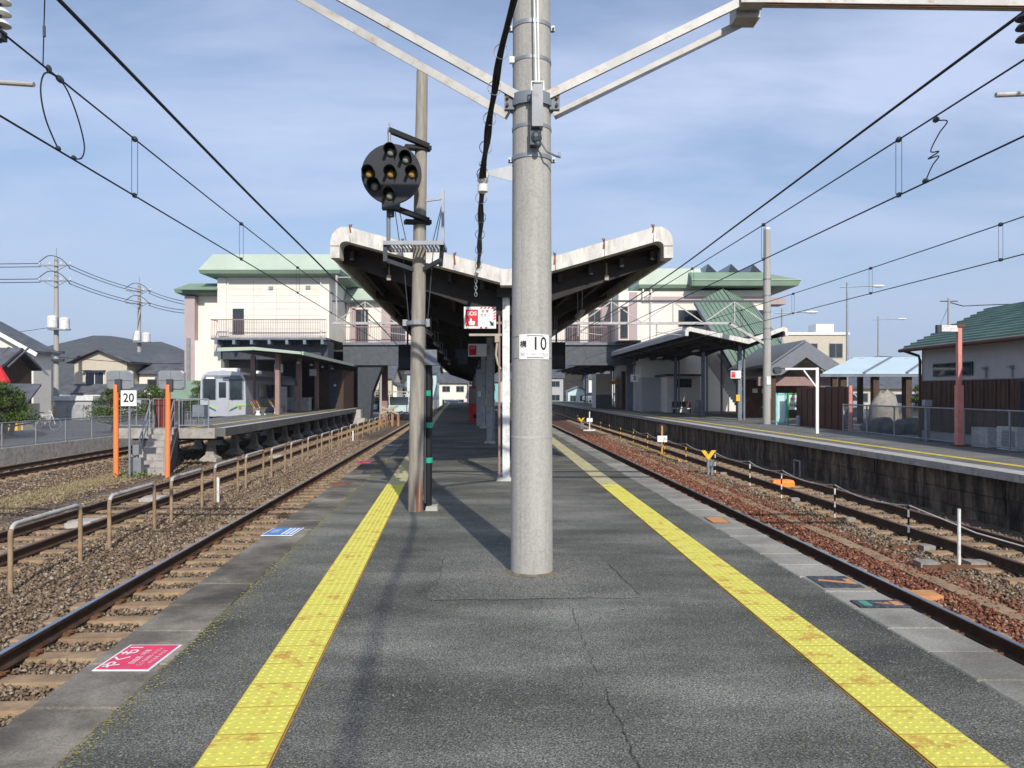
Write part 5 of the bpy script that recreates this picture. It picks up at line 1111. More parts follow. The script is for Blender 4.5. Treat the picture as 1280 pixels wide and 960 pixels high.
# ------------------------------------------------------------------ station building on the bridge
def win(p, x0, x1, y, z0, z1, bars=0, frame='steel_dark', glass='glass_dark'):
    f = MB().box(x0-.06, y-.05, z0-.06, x1+.06, y-.005, z0).box(x0-.06, y-.05, z1, x1+.06, y-.005, z1+.06).box(x0-.06, y-.05, z0, x0, y-.005, z1).box(x1, y-.05, z0, x1+.06, y-.005, z1)
    for k in range(1, bars+1): f.box(x0+(x1-x0)*k/(bars+1)-.02, y-.045, z0, x0+(x1-x0)*k/(bars+1)+.02, y-.006, z1)
    f = f.build('window', frame, p); MB().box(x0, y-.02, z0, x1, y-.003, z1).build('pane', glass, f); return f
def mansard(p, x0, x1, y0, y1, z0, zt, over, inset, mat='roof_green', edge='roof_green_dark'):
    a, b, c, d = x0-over, x1+over, y0-over, y1+over; zm = z0+.42
    MB().loft([[(x0-.1, y0-.1, z0), (x1+.1, y0-.1, z0), (x1+.1, y1+.1, z0), (x0-.1, y1+.1, z0)], [(a+.1, c+.1, z0+.15), (b-.1, c+.1, z0+.15), (b-.1, d-.1, z0+.15), (a+.1, d-.1, z0+.15)], [(a, c, zm), (b, c, zm), (b, d, zm), (a, d, zm)]]).build('eave', edge, p)
    i = inset
    MB().loft([[(a, c, zm+.003), (b, c, zm+.003), (b, d, zm+.003), (a, d, zm+.003)], [(a+i, c+i, zt), (b-i, c+i, zt), (b-i, d-i, zt), (a+i, d-i, zt)]]).build('roof', mat, p)
sb = thing('station_building', 'cream station building over the branch track with pale green roof', 'building', (-19, 66, -1.3))
MB().box(-22.9, 60, 5.72, -14.3, 76, 10.5).build('upper_wall', 'wall_cream', sb)
for x in (-20.2, -18.4, -16.6): MB().box(x, 59.985, 5.75, x+.012, 59.998, 10.45).build('panel_joint', 'tan_board', sb)
MB().box(-16.1, 59.9, 9.6, -15.75, 59.99, 9.85).build('vent_hood', 'galv', sb); MB().box(-19.0, 59.9, 9.55, -18.65, 59.99, 9.8).build('vent_hood', 'galv', sb)
MB().tube([(-14.9, 59.85, 5.9), (-14.9, 59.85, 10.5)], .05, 8).build('down_pipe', 'white', sb)
for k in range(1, 9): z = 5.95+.52*k; MB().box(-22.75, 59.985, z, -14.5, 59.998, z+.012).build('siding_joint', 'tan_board', sb)
mansard(sb, -22.9, -14.3, 60, 76, 10.5, 12.25, 1.15, .8)
MB().box(-14.95, 59.96, 5.72, -14.28, 60.6, 10.49).build('corner_panel', 'wall_cream', sb)
MB().box(-22.98, 59.9, 5.9, -22.3, 59.995, 10.45).build('corner_panel', 'wall_cream', sb)
f = win(sb, -21.75, -21.0, 60, 6.1, 8.0, 4)
for k in range(7): MB().box(-21.75, 59.948, 6.35+.25*k, -21.0, 59.955, 6.37+.25*k).build('bar', 'steel_dark', f)
MB().tube([(-22.15, 59.9, 5.9), (-22.15, 59.9, 10.4)], .05, 8).build('down_pipe', 'white', sb)
# lower annex on the left
MB().box(-25.8, 60.5, -1.3, -25.0, 70, 9.1).build('mauve_wall', 'wall_mauve', sb)
MB().box(-24.998, 61.2, -1.3, -22.92, 70, 9.2).build('annex_wall', 'wall_cream', sb)
MB().box(-24.95, 60.4, -1.3, -22.9, 61.19, 5.6).build('annex_wall', 'wall_cream', sb)
MB().box(-24.3, 60.7, 5.6, -22.95, 61.19, 8.6).build('annex_wall', 'wall_cream', sb)
mansard(sb, -26.0, -23.0, 60.8, 70, 9.2, 10.2, .55, .9, 'roof_green_dark')
MB().loft([[(-25.9, 59.6, 9.5), (-22.95, 59.6, 9.5), (-22.95, 62, 9.5), (-25.9, 62, 9.5)], [(-25.2, 60.4, 9.92), (-22.95, 60.4, 9.92), (-22.95, 62, 9.92), (-25.2, 62, 9.92)]]).build('porch_roof', 'roof_green_dark', sb)
MB().tube([(-25.45, 60.42, -1.0), (-25.45, 60.42, 5.8)], .14, 10).build('down_pipe', 'galv', sb)
MB().loft([[(-26.3, 58, .9), (-22.9, 58, .9), (-22.9, 60.3, 2.3), (-26.3, 60.3, 2.3)], [(-26.3, 58, 1.0), (-22.9, 58, 1.0), (-22.9, 60.3, 2.45), (-26.3, 60.3, 2.45)]]).build('lean_to_roof', 'roof_green_dark', sb)
# balcony with bars, girders beneath
MB().box(-23.0, 58.6, 5.55, -14.2, 59.95, 5.72).build('balcony_floor', 'steel_blue', sb)
rb = MB().box(-23.0, 58.6, 7.05, -14.2, 58.66, 7.12).box(-23.0, 58.61, 5.80, -14.2, 58.65, 5.84).box(-23, 58.6, 7.05, -22.94, 59.9, 7.12).build('balcony_rail', 'mauve_steel', sb)
for k in range(67): x = -22.98+.133*k; MB().box(x, 58.615, 5.72, x+.022, 58.64, 7.05).build('baluster', 'mauve_steel', rb)
for k in range(7): x = -22.7+1.35*k; MB().box(x, 58.62, 5.2, x+.2, 59.9, 5.54).build('bracket', 'steel_blue', sb)
MB().box(-22.6, 59.96, 4.1, -14.4, 62, 5.54).build('girder', 'steel_dark', sb)
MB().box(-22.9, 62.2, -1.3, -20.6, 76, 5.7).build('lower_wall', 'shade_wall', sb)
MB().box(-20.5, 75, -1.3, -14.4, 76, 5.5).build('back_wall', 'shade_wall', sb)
# footbridge corridor over all tracks
fb = thing('footbridge', 'cream footbridge corridor crossing all tracks behind the canopies', 'footbridge', (-2, 68, -1.3))
MB().box(-14.25, 66, 5.72, 10.4, 72, 9.2).build('wall', 'wall_cream', fb)
MB().loft([[(-14.25, 65.4, 9.2), (10.4, 65.4, 9.2), (10.4, 72.6, 9.2), (-14.25, 72.6, 9.2)], [(-14.25, 65.4, 9.5), (10.4, 65.4, 9.5), (10.4, 72.6, 9.5), (-14.25, 72.6, 9.5)], [(-14.25, 66.4, 10.5), (10.4, 66.4, 10.5), (10.4, 71.6, 10.5), (-14.25, 71.6, 10.5)]]).build('roof', 'roof_green', fb)
MB().box(-14.2, 64.4, 5.5, 10.4, 65.99, 5.71).build('walkway_floor', 'steel_blue', fb)
MB().box(-14.2, 64.6, 3.9, 10.6, 65.1, 5.49).build('girder', 'girder', fb); MB().box(-14.2, 64.45, 3.8, 10.6, 65.25, 3.897).build('girder_flange', 'girder', fb)
rb = MB().box(-14.2, 64.42, 6.98, 10.4, 64.5, 7.05).build('rail', 'mauve_steel', fb)
n = 0; x = -14.1
while x < 10.3:
    if x < -6 or x > 3.0: MB().box(x, 64.44, 5.71, x+.025, 64.48, 6.98).build('baluster', 'mauve_steel', rb)
    x += .15
for x0, x1 in ((-13.4, -12.4), (-10.4, -9.2), (-7.8, -6.6), (4.6, 5.8), (6.6, 7.6), (8.9, 10.0)):
    win(fb, x0, x1, 66, 5.9, 8.6, 1, 'mauve_steel')
for x0, x1 in ((-13.9, -13.45), (-11.2, -10.46), (7.7, 8.5)): MB().box(x0, 65.9, 5.73, x1, 65.99, 9.15).build('mauve_panel', 'wall_mauve', fb)
MB().loft([[(-13.0, 64.7, -1.3), (-12.0, 64.7, -1.3), (-12.0, 66, -1.3), (-13.0, 66, -1.3)], [(-13.0, 64.7, 1.5), (-11.8, 64.7, 1.5), (-11.8, 66, 1.5), (-13.0, 66, 1.5)], [(-13.0, 64.7, 3.89), (-10.9, 64.7, 3.89), (-10.9, 66, 3.89), (-13.0, 66, 3.89)]]).build('pier', 'steel_dark', fb)  # dark colour carries the shadow on the pier below the bridge
MB().box(-11.7, 69, -1.3, -11.2, 69.4, 5.5).build('pier', 'mauve_steel', fb)
MB().box(9.9, 66.2, -1.3, 10.8, 67, 5.49).build('pier', 'steel_blue', fb); MB().box(2.0, 69.2, -.05, 2.5, 69.7, 5.49).build('pier', 'steel_dark', fb)
# right wing
rb_ = thing('station_wing', 'cream station wing on the right with green roof and skylights', 'building', (16, 66, -1.3))
MB().box(10.42, 62, -.05, 20.6, 78, 9.75).build('wall', 'wall_cream', rb_)
MB().box(10.40, 61.93, 8.75, 20.62, 61.995, 9.25).build('mauve_band', 'wall_mauve', rb_); MB().box(20.3, 61.9, -.0, 20.75, 62.4, 9.7).build('mauve_corner', 'wall_mauve', rb_)
MB().box(20.6, 61.7, 8.6, 22.0, 63.5, 9.15).build('mauve_canopy', 'wall_mauve', rb_)
MB().box(8.6, 61.95, 5.73, 10.41, 66, 9.7).build('link_wall', 'wall_cream', rb_); MB().box(9.45, 61.9, 5.73, 10.1, 61.948, 9.6).build('mauve_strip', 'wall_mauve', rb_); win(rb_, 8.75, 9.3, 61.95, 5.9, 8.4, 0, 'mauve_steel')
mansard(rb_, 10.6, 15.0, 62, 78, 9.75, 11.5, .45, .3)
MB().loft([[(14.2, 60.6, 9.95), (22.6, 60.6, 9.95), (22.6, 78.9, 9.95), (14.2, 78.9, 9.95)], [(14.2, 60.5, 10.4), (22.8, 60.5, 10.4), (22.8, 79, 10.4), (14.2, 79, 10.4)], [(14.2, 61.6, 11.15), (20.0, 61.6, 11.15), (20.0, 78, 11.15), (14.2, 78, 11.15)]]).build('hip_roof', 'roof_green_dark', rb_)
MB().box(14.15, 60.46, 10.38, 22.82, 60.495, 10.44).build('eave_trim', 'roof_green', rb_)
for x in (15.5, 17.35, 19.1): MB().prism([(x, 11.1), (x+1.05, 11.1), (x+.25, 11.85)], 'y', 61.7, 66).build('skylight', 'glass_dark', rb_)
for x0, x1 in ((13.5, 15.4), (18.4, 20.3)): win(rb_, x0, x1, 62, 6.9, 8.1, 1)
MB().tube([(11.2, 61.85, 5.7), (11.2, 61.85, 9.9)], .07, 8).tube([(10.55, 61.8, 8.9), (10.55, 61.8, 9.9)], .07, 8).build('down_pipe', 'white', rb_)
# covered stairs down to the main platform
cs = thing('covered_stairs', 'covered staircase with ribbed green roof descending to the main platform', 'staircase', (16.5, 55, 0))
def slope(y): return 8.5-(60.5-y)*.52
ya, yb = 60.5, 50.0
for x0, x1, z0, z1 in ((14.5, 16.6, 0, 1.05), (16.6, 18.7, 1.05, 0)):
    MB().loft([[(x0, y, slope(y)+z0), (x1, y, slope(y)+z1), (x1, y, slope(y)+z1+.12), (x0, y, slope(y)+z0+.12)] for y in (ya, yb)]).build('roof', 'roof_green_dark', cs)
    for k in range(9):
        u = k/8; x = x0+(x1-x0)*u; z = z0+(z1-z0)*u+.13
        MB().beam((x, ya, slope(ya)+z), (x, yb, slope(yb)+z), .05, .09).build('roof_rib', 'roof_green_dark', cs)
for x in (14.42, 18.78): MB().beam((x, ya, slope(ya)+.05), (x, yb-.1, slope(yb-.1)+.05), .16, .28).build('gutter', 'steel_blue', cs)
for x in (14.9, 18.3): MB().loft([[(x, 60, 5.9), (x+.12, 60, 5.9), (x+.12, 60, 4.2), (x, 60, 4.2)], [(x, 49.2, 1.1), (x+.12, 49.2, 1.1), (x+.12, 49.2, -.02), (x, 49.2, -.02)]]).build('side_wall', 'wall_cream', cs)
for k in range(24): MB().box(15.03, 49.2+.45*k, -.02 if k < 2 else -.3+.19*k, 18.29, 49.66+.45*k, .17+.19*k).build('step', 'concrete', cs)
for y in (50.3, 54, 58):
    for x in (14.75, 18.45): MB().box(x-.06, y, -.02, x+.06, y+.12, slope(y)+.02).build('post', 'mauve_steel', cs)
# ------------------------------------------------------------------ canopy of the main platform
c2 = thing('main_canopy', 'butterfly canopy of the main platform with white rounded edges', 'canopy', (12.6, 41, 0))
yA, yE, s2 = 41.0, 116.0, -.04; sh2 = s2*(yE-yA)
cx2, tl, trr = 12.65, 9.25, 14.75
for tip, s in ((tl, -1), (trr, 1)):
    out = [(tip, 4.55), (tip, 4.82), (tip-s*.08, 4.96), (tip-s*.22, 5.03), (tip-s*.35, 5.02)]; inn = [(tip-s*.17, 4.55), (tip-s*.17, 4.72), (tip-s*.2, 4.78), (tip-s*.26, 4.80), (tip-s*.36, 4.79)]
    MB().prism(out+inn[::-1], 'y', yA-.02, yA+.3).build('fascia_panel', 'roof_white', c2)
    xa = tip-s*.352; nP = 4 if s < 0 else 2
    for k in range(nP):
        u0, u1 = k/nP, (k+1)/nP; X0, X1 = xa+(cx2-xa)*u0-.006*s, xa+(cx2-xa)*u1+.006*s
        MB().prism([(X0, 5.0-.62*u0), (X1, 5.0-.62*u1), (X1, 4.78-.66*u1), (X0, 4.78-.66*u0)], 'y', yA-.02+.01*(k % 2), yA+.3).build('fascia_panel', 'roof_white', c2)
    MB().prism([(tip, 4.55), (tip, 4.84), (tip-s*.12, 4.98), (tip-s*.16, 4.95), (tip-s*.06, 4.8), (tip-s*.06, 4.55)], 'y', yA+.302, yE, shear=sh2).build('gutter_board', 'grey_paint', c2)
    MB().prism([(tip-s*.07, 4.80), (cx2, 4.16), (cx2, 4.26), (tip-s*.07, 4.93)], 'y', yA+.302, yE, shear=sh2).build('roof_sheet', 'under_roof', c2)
    for k in range(4): u = .15+.22*k; X = tip+(cx2-tip)*u; Z = 4.72-.62*u; MB().prism([(X-.04, Z-.12), (X+.04, Z-.12), (X+.04, Z+.03), (X-.04, Z+.03)], 'y', yA+.3, yE, shear=sh2).build('purlin', 'beam_dark', c2)
    for k in range(10):
        y = 42.5+7*k; dx = s2*(y-yA); MB().prism([(tip-s*.15+dx, 4.72), (cx2+dx, 4.1), (cx2+dx, 3.78), (tip-s*.15+dx, 4.58)], 'y', y-.08, y+.08).build('rafter', 'beam_dark', c2)
for k in range(10):
    y = 42.5+7*k; x = cx2+s2*(y-yA); MB().tube([(x+.25, y-.02, -.02), (x+.25, y-.02, 4.0)], .06, 10).box(x-.1, y-.1, -.02, x+.1, y+.1, 4.12).build('column', 'steel_blue', c2)
for k in range(4): y = 44+9*k; x = 10.8+s2*(y-yA); r = thing('strip_light', 'strip light under the main platform canopy', 'light', (x, y, 3.9), 'strip lights under the main canopy'); MB().box(x-.07, y, 3.9, x+.07, y+1.3, 3.98).build('housing', 'grey_paint', r); MB().tube([(x, y+.2, 3.97), (x, y+.2, 4.5)], .012, 5).tube([(x, y+1.1, 3.97), (x, y+1.1, 4.5)], .012, 5).build('hanger', 'steel_dark', r)
sos_sign(12.05, 42.3, 1.95+.35, 'emergency button sign on the first column of the main canopy', .56, .42, False)
tag(MB().box(12.35, 42.3, 1.05, 12.55, 42.4, 1.4).tube([(12.5, 42.4, 1.2), (12.6, 42.45, 1.2)], .03, 6).build('call_box', 'yellow'), 'yellow call box on the first column of the main canopy', 'call box')
r = thing('platform_number_sign', 'hanging white sign reading 2 under the main canopy', 'sign', (9.1, 57, 2.3)); MB().box(8.83, 57, 2.3, 9.37, 57.2, 2.85).build('panel', 'white_paint', r); MB().tube([(9.1, 57.1, 2.84), (9.1, 57.1, 4.3)], .02, 6).build('rod', 'steel_dark', r); text('2', .42, 'ink', r, (9.1, 56.99, 2.575), bold=.01)
wr = thing('waiting_room', 'small cream waiting room under the main canopy with high window', 'waiting room', (12.9, 59, 0))
MB().box(11.7, 58, -.02, 14.2, 62, 2.75).build('wall', 'wall_cream', wr); win(wr, 12.4, 13.5, 58, 1.95, 2.5, 1); MB().box(11.5, 57.7, 2.75, 14.4, 62, 2.9).build('roof', 'steel_dark', wr); MB().box(11.9, 57.96, .1, 12.1, 57.995, 2.0).build('notice', 'white_paint', wr)
tag(MB().box(10.2, 60.5, -.02, 11.68, 63.5, 2.7).box(10.6, 60.47, .05, 11.2, 60.495, 2.1).build('grey_room', 'house_grey'), 'grey walled room beside the cream waiting room', 'room')
b2 = thing('platform_bench', 'bench of dark bucket seats before the cream waiting room', 'bench', (12.6, 56.5, 0))
MB().box(11.8, 56.3, .30, 13.2, 56.7, .36).build('seat', 'white_paint', b2)
for k in range(4): x = 11.83+.35*k; MB().box(x, 56.65, .45, x+.3, 56.75, .85).build('back', 'brown_fence', b2)
for x in (11.9, 13.1): MB().box(x-.04, 56.35, -.02, x+.04, 56.65, .32).build('leg', 'steel_dark', b2)
for x in (11.9, 12.6, 13.1): MB().beam((x, 56.66, .33), (x, 56.72, .6), .04, .03).build('back_support', 'steel_dark', b2)
tag(MB().lathe([(.27, -.02), (.30, .1), (.30, .78), (.26, .9), (.1, .95)], (13.7, 56.4, 0), 16).build('litter_bin', 'grey_paint'), 'round grey litter bin beside the bucket seat bench', 'bin')
tag(MB().box(8.1, 74, -.02, 9.6, 78, 3.3).build('partition_wall', 'wall_cream'), 'pale partition wall far under the main canopy', 'wall')
tag(MB().box(8.08, 73.95, -.01, 9.62, 73.995, 1.3).build('wall_panel', 'steel_blue'), 'blue grey dado panel on the far partition wall', 'panel')
for k in range(3): tag(MB().box(9.75+.6*k, 68+2*k, -.02, 10.25+.6*k, 69+2*k, 3.4).build('brown_pier', 'brown_fence'), 'dark pier in the deep shade of the main canopy', 'pier', 'dark piers under the main canopy')
tag(MB().box(9.0, 70, 2.25, 9.7, 70.15, 2.6).tube([(9.35, 70.07, 2.59), (9.35, 70.07, 4.2)], .02, 6).build('exit_sign', 'yellow'), 'yellow hanging sign far under the main canopy', 'sign')
# platform clutter along the main platform
gb = thing('notice_stand', 'green framed notice stand beside the gantry pole', 'notice stand', (13.1, 36.0, 0))
for x in (12.95, 13.42): MB().box(x-.025, 36, -.02, x+.025, 36.05, 1.5).build('post', 'green_frame', gb)
MB().box(12.97, 36.0, 1.45, 13.4, 36.05, 1.5).build('top_rail', 'green_frame', gb); MB().box(12.99, 36.0, .72, 13.38, 36.04, 1.42).build('panel', 'white_paint', gb)
for k in range(2): text('時刻', .17, 'ink', gb, (13.185, 35.996, 1.2-.28*k))
gc = thing('glass_cabinet', 'pale cyan framed glass cabinet behind the green notice stand', 'cabinet', (12.75, 36.6, 0))
for x in (12.62, 13.05): MB().box(x-.04, 36.6, -.02, x+.04, 36.7, 1.5).build('post', 'cyan_frame', gc)
MB().box(12.62, 36.6, 1.42, 13.05, 36.7, 1.5).box(12.62, 36.6, .05, 13.05, 36.7, .15).build('rail', 'cyan_frame', gc); MB().box(12.66, 36.63, .15, 13.01, 36.66, 1.42).build('pane', 'glass_blue', gc)
tag(MB().lathe([(.09, -.01), (.11, .3), (.11, .42), (.05, .46)], (13.2, 35.4, 0), 12).build('small_bin', 'grey_paint'), 'small grey bin before the green notice stand', 'bin')
wp = thing('angle_post', 'white post with a braced horizontal arm on the main platform', 'post', (11.4, 28.7, 0))
MB().box(11.35, 28.66, -.02, 11.45, 28.74, 2.46).build('upright', 'white', wp); MB().box(10.2, 28.67, 2.38, 11.345, 28.73, 2.45).build('arm', 'white', wp); MB().beam((11.36, 28.7, 1.75), (10.9, 28.7, 2.36), .05, .05).build('brace', 'white', wp)
MB().tube([(9.95, 28.7, 2.36), (9.95, 28.95, 2.36)], .14, 16).beam((9.9, 28.8, 2.46), (10.25, 28.72, 2.42), .05, .05).build('lamp', 'steel_dark', wp)
pp_ = thing('lamp_post', 'faded pink square lamp post with white lamp box at its top', 'lamp post', (12.75, 21.9, 0))
MB().box(12.66, 21.81, -.01, 12.83, 21.98, 1.75).build('lower_shaft', 'pink_post', pp_); MB().box(12.69, 21.84, 1.75, 12.80, 21.96, 3.42).build('upper_shaft', 'pink_post', pp_)
MB().box(12.58, 21.73, -.015, 12.92, 22.07, .05).build('base', 'rust', pp_); MB().box(12.66, 21.8, 3.40, 12.86, 22.0, 3.47).build('cap', 'rust', pp_)
MB().box(12.22, 21.83, 3.27, 12.68, 21.97, 3.45).build('lamp_box', 'white_paint', pp_); MB().box(12.10, 21.84, 3.24, 12.218, 21.96, 3.46).build('lamp_end', 'steel_dark', pp_)
# brown sheet fence and mesh fence
bf = thing('brown_fence', 'dark brown sheet metal fence at the back of the main platform', 'fence', (13.3, 33, 0))
for k in range(9):
    y = 30.4+.6*k; x = 13.45-.04*(y-30.4); MB().box(x, y+.008, -.02, x+.05, y+.592, 1.76+.02*(k % 2)).build('panel', 'brown_fence', bf)
for z in (.9,): MB().beam((13.43, 30.4, z), (13.22, 35.8, z), .03, .05).build('rail', 'brown_fence', bf)
MB().box(13.30, 30.28, -.02, 13.42, 30.395, 1.8).build('end_post', 'pink_post', bf)
mesh_fence('platform_fence', 'grey mesh fence along the back of the main platform before the house', 13.0, 14, 30.2, 0, 1.06, 2.02, 'galv')
tag(MB().box(13.15, 24.4, -.01, 13.28, 24.5, 1.1).box(13.1, 24.36, 1.1, 13.33, 24.54, 1.3).build('meter_box', 'grey_paint'), 'narrow grey meter box on a stake by the platform fence', 'meter box')
# rock monument, garden stones
rk = MB(); rk.ball((15.75, 32.5, .45), .66, .5, 1.18, 14, 9, .10)
tag(rk.build('monument_stone', 'rock', smooth=True), 'large pale upright garden stone behind the platform fence', 'stone')
rg = random.Random(5)
for k in range(22):
    x = 13.75+rg.random()*2.6; y = 27.2+rg.random()*3.0; s_ = rg.uniform(.25, .5)
    tag(MB().ball((x, y, s_*.5), s_, s_*.8, s_*.8, 8, 6, .16).build('garden_stone', 'rock_dark'), 'dark rounded boulder in the rock bed behind the platform fence', 'stone', 'boulders of the rock bed')
# station side house on the right
hs_ = thing('platform_house', 'house with ribbed green roof, pale wall and brown boarded base', 'house', (16.2, 20, 0))
HX, HY0, HY1 = 13.6, 11.0, 25.4
MB().box(HX, HY0, -.02, 18.6, HY1, 3.0).build('wall', 'wall_mauve', hs_)
MB().box(HX-.02, HY0, 1.92, HX-.002, HY1-.02, 3.0).build('upper_cladding', 'house_grey', hs_)
MB().box(HX-.05, HY0, 0.30, HX-.003, HY1, 1.90).build('board_backing', 'brown_wood', hs_)
k = 0; y = HY0
while y < HY1-.05:
    MB().box(HX-.075, y, .30, HX-.051, y+.17, 1.90).build('board', 'brown_wood', hs_); y += .19
for k in range(26): y = HY0+.55*k; MB().box(HX-.10, y, .30, HX-.076, y+.06, 1.90).build('batten', 'brown_fence', hs_)
MB().box(HX-.04, HY0, -.02, HX-.004, HY1, .29).build('plinth', 'house_grey', hs_)
MB().box(HX-.03, HY1+.002, -.02, 18.6, HY1+.03, 2.98).build('gable_cladding', 'house_grey', hs_)
f = MB().box(HX-.07, 22.6, 2.05, HX-.021, 24.7, 2.45).build('window', 'steel_dark', hs_); MB().box(HX-.08, 22.65, 2.08, HX-.071, 24.65, 2.42).build('pane', 'glass_dark', f)
f = MB().box(HX-.13, 17.2, .55, HX-.101, 20.4, 1.88).build('window', 'steel_dark', hs_); MB().box(HX-.14, 17.25, .6, HX-.131, 20.35, 1.83).build('pane', 'glass_dark', f)
for y in (21.9, 20.75): MB().box(HX-.16, y, 2.2, HX-.021, y+.16, 2.27).tube([(HX-.06, y+.06, 1.95), (HX-.06, y+.06, 2.2)], .025, 6).build('vent_hood', 'galv', hs_)
RX, RZr, ov = 16.1, 4.28, .42
for s in (-1, 1):
    xe = HX-ov if s < 0 else 2*RX-HX+ov
    MB().loft([[(xe, y, 2.93), (RX, y, RZr), (RX, y, RZr+.10), (xe, y, 3.02)] for y in (HY0-.6, HY1+.55)]).build('roof', 'roof_green_house', hs_)
    for k in range(13):
        u = (k+.3)/13; x = xe+(RX-xe)*u; z = 3.02+(RZr+.10-3.02)*u
        MB().loft([[(x, y, z-.02), (x+(RX-xe)/13*.93, y, z+.02), (x+(RX-xe)/13*.93, y, z+.08), (x, y, z+.055)] for y in (HY0-.62, HY1+.57)]).build('roof_course', 'roof_green_house', hs_)
MB().prism([(HX, 2.98), (2*RX-HX, 2.98), (RX, RZr-.03)], 'y', HY1-.15, HY1+.001).build('gable', 'house_grey', hs_)
MB().tube([(HX-ov-.06, HY0-.6, 2.94), (HX-ov-.06, HY1+.6, 2.94)], .06, 8).tube([(HX-ov-.06, HY1+.3, 2.92), (HX-.1, HY1+.1, 2.75), (HX-.08, HY1+.05, 2.6), (HX-.08, HY1+.05, 0)], .045, 8).build('gutter', 'brown_fence', hs_)
ac = thing('outdoor_unit', 'pale outdoor air conditioner unit behind the platform fence', 'air conditioner', (13.35, 20.6, 0)); MB().box(13.22, 20.1, .0, 13.48, 20.95, .62).build('case', 'white_paint', ac)
for k in range(9): MB().box(13.212, 20.2+.06*k, .1, 13.219, 20.235+.06*k, .52).build('louvre', 'grey_paint', ac)
ac2 = thing('outdoor_unit', 'second pale outdoor unit behind the fence, set apart from the louvred one', 'air conditioner', (13.35, 21.9, 0)); MB().box(13.22, 21.35, .0, 13.48, 22.1, .55).tube([(13.215, 21.7, .28), (13.221, 21.7, .28)], .2, 16).build('case', 'white_paint', ac2)
# gabled porch and glass walkway
po = thing('gabled_porch', 'grey gabled porch roof over the station exit', 'porch', (16.1, 42, 0))
AX = 16.1
for s in (-1, 1):
    MB().prism([(AX, 4.28), (AX+s*1.95, 2.95), (AX+s*1.95, 2.45), (AX+s*1.35, 2.50), (AX, 3.45)], 'y', 42.0, 42.25).build('gable_board', 'hip_grey', po)
    MB().prism([(AX, 4.3), (AX+s*2.05, 2.9), (AX+s*2.05, 3.0), (AX, 4.42)], 'y', 42.26, 50).build('roof', 'hip_grey', po)
    MB().prism([(AX, 3.43), (AX+s*1.34, 2.49), (AX+s*1.34, 2.4), (AX, 3.32)], 'y', 42.3, 50).build('ceiling', 'tan_board', po)
    MB().box(AX+s*1.7-.14, 42.3, -.02, AX+s*1.7+.14, 42.6, 2.6).build('post', 'brown_wood', po)
MB().box(AX-2.3, 43.0, 1.9, AX+2.6, 43.3, 2.4).build('beam', 'mauve_steel', po)
MB().box(AX-2.2, 46, -.02, AX+2.4, 46.2, 2.3).build('back_wall', 'brown_wood', po)
for k in range(3): MB().box(AX-1.7+.55*k, 45.97, 1.5, AX-1.4+.55*k, 45.995, 1.75).build('notice', 'white_paint', po)
MB().box(AX-.9, 45.9, 1.15, AX-.6, 45.99, 1.4).build('notice', 'white', po)
gw = thing('glass_walkway', 'walkway with pale blue glass roof panes on dark posts', 'walkway', (17.5, 36, 0))
for k in range(5):
    x0, x1 = 13.75+1.9*k, 13.75+1.9*(k+1)-.14
    MB().loft([[(x0, 34, 2.36), (x1, 34, 2.36), (x1, 34, 2.40), (x0, 34, 2.40)], [(x0+3.2, 38, 3.24), (x1+3.2, 38, 3.24), (x1+3.2, 38, 3.28), (x0+3.2, 38, 3.28)]]).build('roof_pane', 'glass_blue', gw)
    MB().beam((x1+.07, 34, 2.38), (x1+3.27, 38, 3.26), .12, .10).build('glazing_bar', 'steel_blue', gw)
MB().box(13.6, 33.9, 2.22, 23.3, 34.02, 2.36).build('gutter', 'steel_blue', gw); MB().box(16.8, 37.9, 3.14, 26.5, 38.05, 3.235).build('ridge_beam', 'steel_blue', gw)
for k in range(6): x = 14.6+1.45*k; MB().box(x, 34.1, -.02, x+.26, 34.4, 2.3).build('post', 'brown_wood', gw)
for k in range(4): x = 17+2.2*k; MB().box(x, 37.6, -.02, x+.2, 37.85, 3.2).build('post', 'brown_wood', gw)
tag(MB().box(15.0, 36, -.02, 15.6, 36.5, 1.4).box(15.05, 35.98, .75, 15.55, 35.997, 1.3).build('ticket_box', 'galv'), 'grey metal box beneath the glass walkway', 'box')

